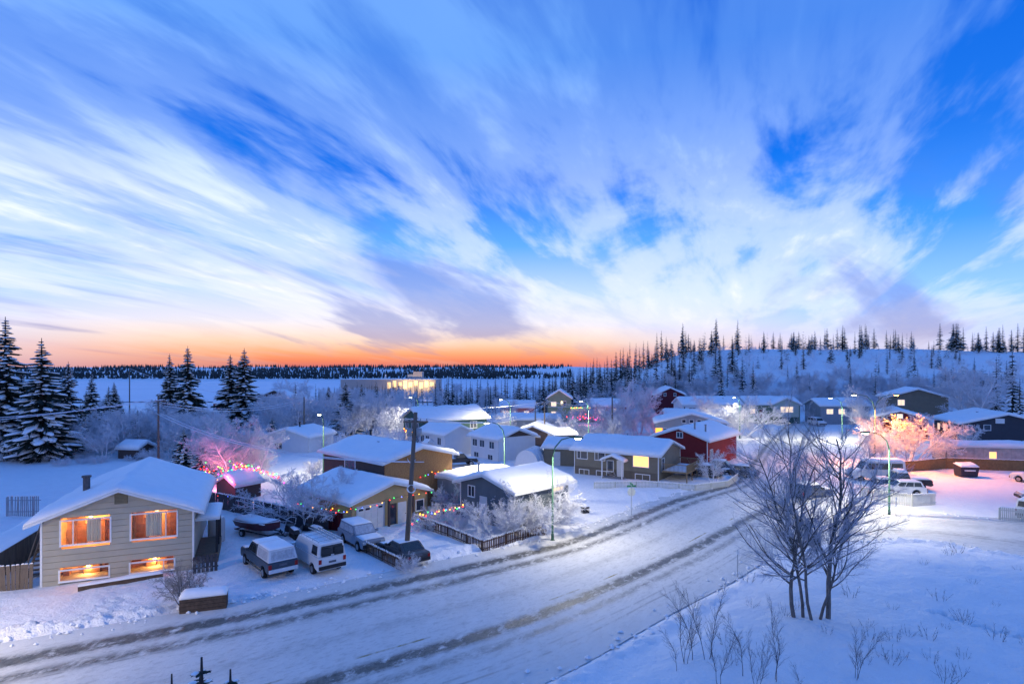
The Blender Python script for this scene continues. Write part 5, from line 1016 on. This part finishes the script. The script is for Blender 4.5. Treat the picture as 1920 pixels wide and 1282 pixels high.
# neighbour's deck and stairs at the left of the sided house
t = place('snowy_deck', 'long low snow covered deck with dark sides left of the sided house', 'deck', -36.8, 44.5, math.atan2(7.9, -3.4) - .08); m = MB(); m.box(-7, 9, -1.3, 1.7, 0, 1.1); m.build('platform', PLANK, t); snow_cap(t, -7.05, 9.05, -1.35, 1.75, lambda q, r: 1.1, .35, 'deck_snow', (30, 8), 4, .3); m = MB(); m.box(-7, 9, -1.42, -1.36, .55, 1.75); m.build('side_board', PLANK, t)
t = place('side_stairs', 'wooden staircase climbing the left wall of the sided house', 'stairs', -31.2, 39.6, math.atan2(7.9, -3.4))
for k in range(9): m = MB(); m.box(.2 + k * .30, .5 + k * .30, -.05, .75, .2 + k * .22, .26 + k * .22); m.build('stair_tread', PLANK, t)
for yy in (-.08, .78): m = MB(); m.tube([(.2, yy, 1.1), (2.9, yy, 3.1)], .05, 5); m.build('stair_rail', PLANK, t); m = MB(); m.tube([(.1, yy, .1), (2.9, yy, 2.1)], .08, 4); m.build('stringer', PLANK, t)
# signs, hydrant, dumpster and boxes
t = place('stop_sign', 'frosted octagonal sign on a thin post with green street blades at the junction', 'sign', at(1184, 966).x, at(1184, 966).y, .15); m = MB(); m.tube([(0, 0, 0), (0, 0, 3.0)], .035, 6); m.build('post', INSUL, t); m = MB(); m.tube([(0, -.02, 2.3), (0, .0, 2.3)], .42, 8); m.build('sign_plate', mat('frosted_sign_back', (.55, .57, .52), .6, .1), t)
for k, (rz_, zz_) in enumerate(((0, 2.85), (1.57, 3.05))): m = MB(); m.box(-.45, .45, -.012, .012, zz_ - .09, zz_ + .09); o = m.build('street_blade', mat('green_sign', (.05, .22, .10), .5), t); o.rotation_euler.z = rz_
p = at(1586, 1020); t = place('fire_hydrant', 'small red fire hydrant in the snow behind the birches', 'hydrant', p.x, p.y); HY = mat('hydrant_red', (.35, .02, .02), .5); m = MB(); m.tube([(0, 0, 0), (0, 0, .7), (0, 0, .82), (0, 0, .95), (0, 0, 1.0)], [.14, .14, .17, .12, .03], 12); m.build('barrel', HY, t, True); m = MB(); m.tube([(-.24, 0, .62), (.24, 0, .62)], .07, 8); m.build('outlet', HY, t); snow_cap(t, -.12, .12, -.12, .12, lambda q, r: .95, .1, 'snow_cap', (4, 4), 0, .06)
p = at(1811, 893); t = place('dumpster', 'dark steel dumpster with snowy lid and pale lettering strip in the orange light', 'dumpster', p.x, p.y, -.1); m = MB(); m.loft([[(-1.0, -.7, .1), (1.0, -.7, .1), (1.0, .7, .1), (-1.0, .7, .1)], [(-1.1, -.85, 1.35), (1.1, -.85, 1.35), (1.1, .75, 1.6), (-1.1, .75, 1.6)]]); m.build('bin', mat('dumpster_navy', (.03, .03, .05), .6), t); m = MB(); m.box(-.65, .65, -.87, -.80, .85, 1.0); m.build('label_strip', WHITE, t); snow_cap(t, -1.1, 1.1, -.85, .75, lambda q, r: 1.36 + .24 * (r + .85) / 1.6, .25, 'lid_snow', (10, 8), 5, .2)
p = at(1097, 961); t = place('roadside_box', 'small dark utility box in the snow near the bungalow corner', 'box', p.x, p.y, .3); m = MB(); m.box(-.35, .35, -.25, .25, 0, .65); m.build('case', BLACK, t); snow_cap(t, -.37, .37, -.27, .27, lambda q, r: .65, .1, 'snow_cap', (4, 4), 0, .1)
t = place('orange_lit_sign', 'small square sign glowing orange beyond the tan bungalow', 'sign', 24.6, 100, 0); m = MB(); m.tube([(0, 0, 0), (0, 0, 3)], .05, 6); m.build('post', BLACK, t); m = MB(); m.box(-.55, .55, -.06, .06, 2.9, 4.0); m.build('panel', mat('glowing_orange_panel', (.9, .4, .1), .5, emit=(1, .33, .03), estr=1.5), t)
# thin roadside marker posts
for (px, py, lab) in ((1383, 1082, 'thin marker post at the road edge left of the birches'), (1680, 968, 'thin marker post beside the street lamp')):
    p = at(px, py); t = place('marker_post', lab, 'post', p.x, p.y); m = MB(); m.tube([(0, 0, 0), (0, 0, 1.9)], .03, 6); m.build('stake', INSUL, t); m = MB(); m.box(-.06, .06, -.035, -.03, 1.6, 1.88); m.build('reflector', WHITE, t)

# ------------------------------------------------------------------ festive lights
BULB = [mat('bulb_' + n, c, .4, 0, emit=c, estr=5) for n, c in (('red', (1, .03, .02)), ('green', (.03, .8, .1)), ('blue', (.08, .15, 1)), ('amber', (1, .45, .03)), ('magenta', (1, .06, .5)))]
def lights(label, pts, step=.40, r=.037, jit=.06, cols=(0, 1, 2, 3, 0, 3)):
    pts = [Vector(p) for p in pts]; t = thing('light_string', label, 'string lights', pts[0], 0, 'festive light strings'); o = pts[0]; rr = random.Random(len(label)); m = MB(); m.tube([p - o for p in pts], .012, 3, False); m.build('cable', BLACK, t); by = {}
    k = 0
    for a, b in zip(pts[:-1], pts[1:]):
        L = (b - a).length; n = max(1, int(L / step))
        for i in range(n):
            p = a.lerp(b, (i + .5) / n) - o + Vector((rr.gauss(0, jit), rr.gauss(0, jit), rr.gauss(0, jit) - .05)); c = cols[k % len(cols)]; k += 1; q = by.setdefault(c, MB()); q.tube([p + Vector((0, 0, -r)), p + Vector((0, 0, -r * .4)), p + Vector((0, 0, r * .4)), p + Vector((0, 0, r))], [r * .3, r, r, r * .3], 6)
    for c, q in by.items(): o_ = q.build('bulbs', BULB[c], t); o_['kind'] = 'stuff'
    return t
def loc(h, x, y, z_): 
    M = Matrix.Translation(h.t.location) @ h.t.rotation_euler.to_matrix().to_4x4(); return M @ Vector((x, y, z_))
lights('coloured lights along the sloping garage eave', [loc(C_, -.5, -.5, 2.55), loc(C_, 3.95, -.52, 3.75)][:1] + [loc(C_, x, -.53, 2.45 + .05 * math.sin(x * 3) + (.3 if x > 3 else 0)) for x in np.linspace(-.3, 8.3, 14)])
lights('coloured lights down the corner of the shingled house', [loc(B, 4.0, -.1, 3.5), loc(B, 8.3, -.1, 3.7), loc(B, 8.3, -.1, 1.0)])
lights('coloured lights across the red fence beside the garage', [(-19.5, 54, 1.9), (-17, 52.4, 1.75), (-13.8, 50.3, 1.9)])
lights('coloured lights on the small brown shed gable', [(-33.2, 63.6, 1.8), (-31.5, 63.2, 2.1), (-29.8, 62.2, 3.0), (-28.3, 61.4, 2.0)])
lights('coloured lights draped along the dark fence top', [(-33, 61.3, 1.7), (-30, 59.4, 1.4), (-27, 57.7, 1.7), (-24.2, 56, 1.5)])
lights('red and magenta lights tangled in the pink glowing tree', [(-34 + 3.2 * math.sin(i * 2.1), 70 + 1.5 * math.cos(i * 1.7), 1.6 + .14 * i) for i in range(9)], .5, .055, .2, (0, 4, 0, 3, 1))
lights('red lights strung from the pink tree toward the round tree', [(-31, 67, 3.2), (-26, 62, 3.4), (-22.5, 58.5, 3.2)], .22, .06, .12, (0, 4, 0, 1))
lights('coloured lights over the hedge beside the garage path', [at(775, 978, 1.0), at(800, 962, 1.3), at(830, 957, 1.5), at(865, 950, 1.3), at(868, 940, 1.5)], .25, .06, .1)
lights('warm lights on the green house balcony', [loc(K, 6.2, -2.7, 4.0), loc(K, 11.6, -2.7, 4.0)], .4, .09, .05, (3, 1, 3))
lights('red lights before the pale red house', [(14, 150, 1.2), (18, 148, 1.8), (22, 150, 1.2)], .35, .13, .25, (0, 0, 4))
lights('amber lights on the dark green house wall', [loc(M_, -.2, 7.6, 2.9), loc(M_, -.2, 5.5, 2.4), loc(M_, -.2, 3.0, 2.7)], .3, .08, .12, (3, 3, 0))
lights('warm lights around the white lakeside house', [(-68, 178, 3.0), (-64, 176, 3.6), (-60, 177, 3.0)], .5, .16, .3, (3, 3, 0))
for (x, y, z_, pw_, c) in ((-33.5, 68, 1.6, 380, (1, .16, .28)), (-29.5, 61.5, 2.6, 90, (1, .15, .4)), (19, 147, 2.2, 500, (1, .18, .22)), (31.5, 118, 2.0, 200, (1, .15, .35)), (-62, 174, 3.5, 700, (1, .5, .2)), (11.5, 150, 4.2, 350, (1, .8, .35))):
    tgt = min([o for o in bpy.data.objects if o.name.startswith('light_string')], key=lambda o: (o.location - Vector((x, y, z_))).length); l = add_light(tgt, Vector((x, y, z_)) - tgt.location, pw_, c, .5)

# ------------------------------------------------------------------ broken snow clods along the ploughed edges
rc = random.Random(9); cl = MB(); ico = [(0, 0, 1), (.9, 0, .3), (.28, .85, .3), (-.72, .53, .3), (-.72, -.53, .3), (.28, -.85, .3), (0, 0, -.3)]
spots = []
for edge, n in ((road_n, 900), (road_f, 1100), (br_n, 260), (br_f, 200)):
    for i in range(n):
        k = rc.randrange(len(edge) - 1); p = edge[k] + (edge[k + 1] - edge[k]) * rc.random()
        if p[1] > 75 or p[1] < 12: continue
        nv = np.array([-(edge[k + 1] - edge[k])[1], (edge[k + 1] - edge[k])[0]]); nv /= np.linalg.norm(nv); spots.append(p + nv * rc.gauss(0, .55))
spots = np.array(spots)
for p, z_ in zip(spots, ground_h(spots[:, 0], spots[:, 1])):
    s_ = .05 + .13 * rc.random() ** 2; a = rc.random() * 6; b = len(cl.v)
    cl.v += [(p[0] + s_ * rc.uniform(.7, 1.4) * (v_[0] * math.cos(a) - v_[1] * math.sin(a)), p[1] + s_ * rc.uniform(.7, 1.4) * (v_[0] * math.sin(a) + v_[1] * math.cos(a)), max(z_, .03) + s_ * v_[2]) for v_ in ico]
    cl.f += [(b, b + 1 + q, b + 1 + (q + 1) % 5) for q in range(5)] + [(b + 6, b + 1 + (q + 1) % 5, b + 1 + q) for q in range(5)]
tag(cl.build('snow_clods', SNOW), 'broken lumps of ploughed snow along the road edges', 'snow', None, 'stuff')
#NEXT
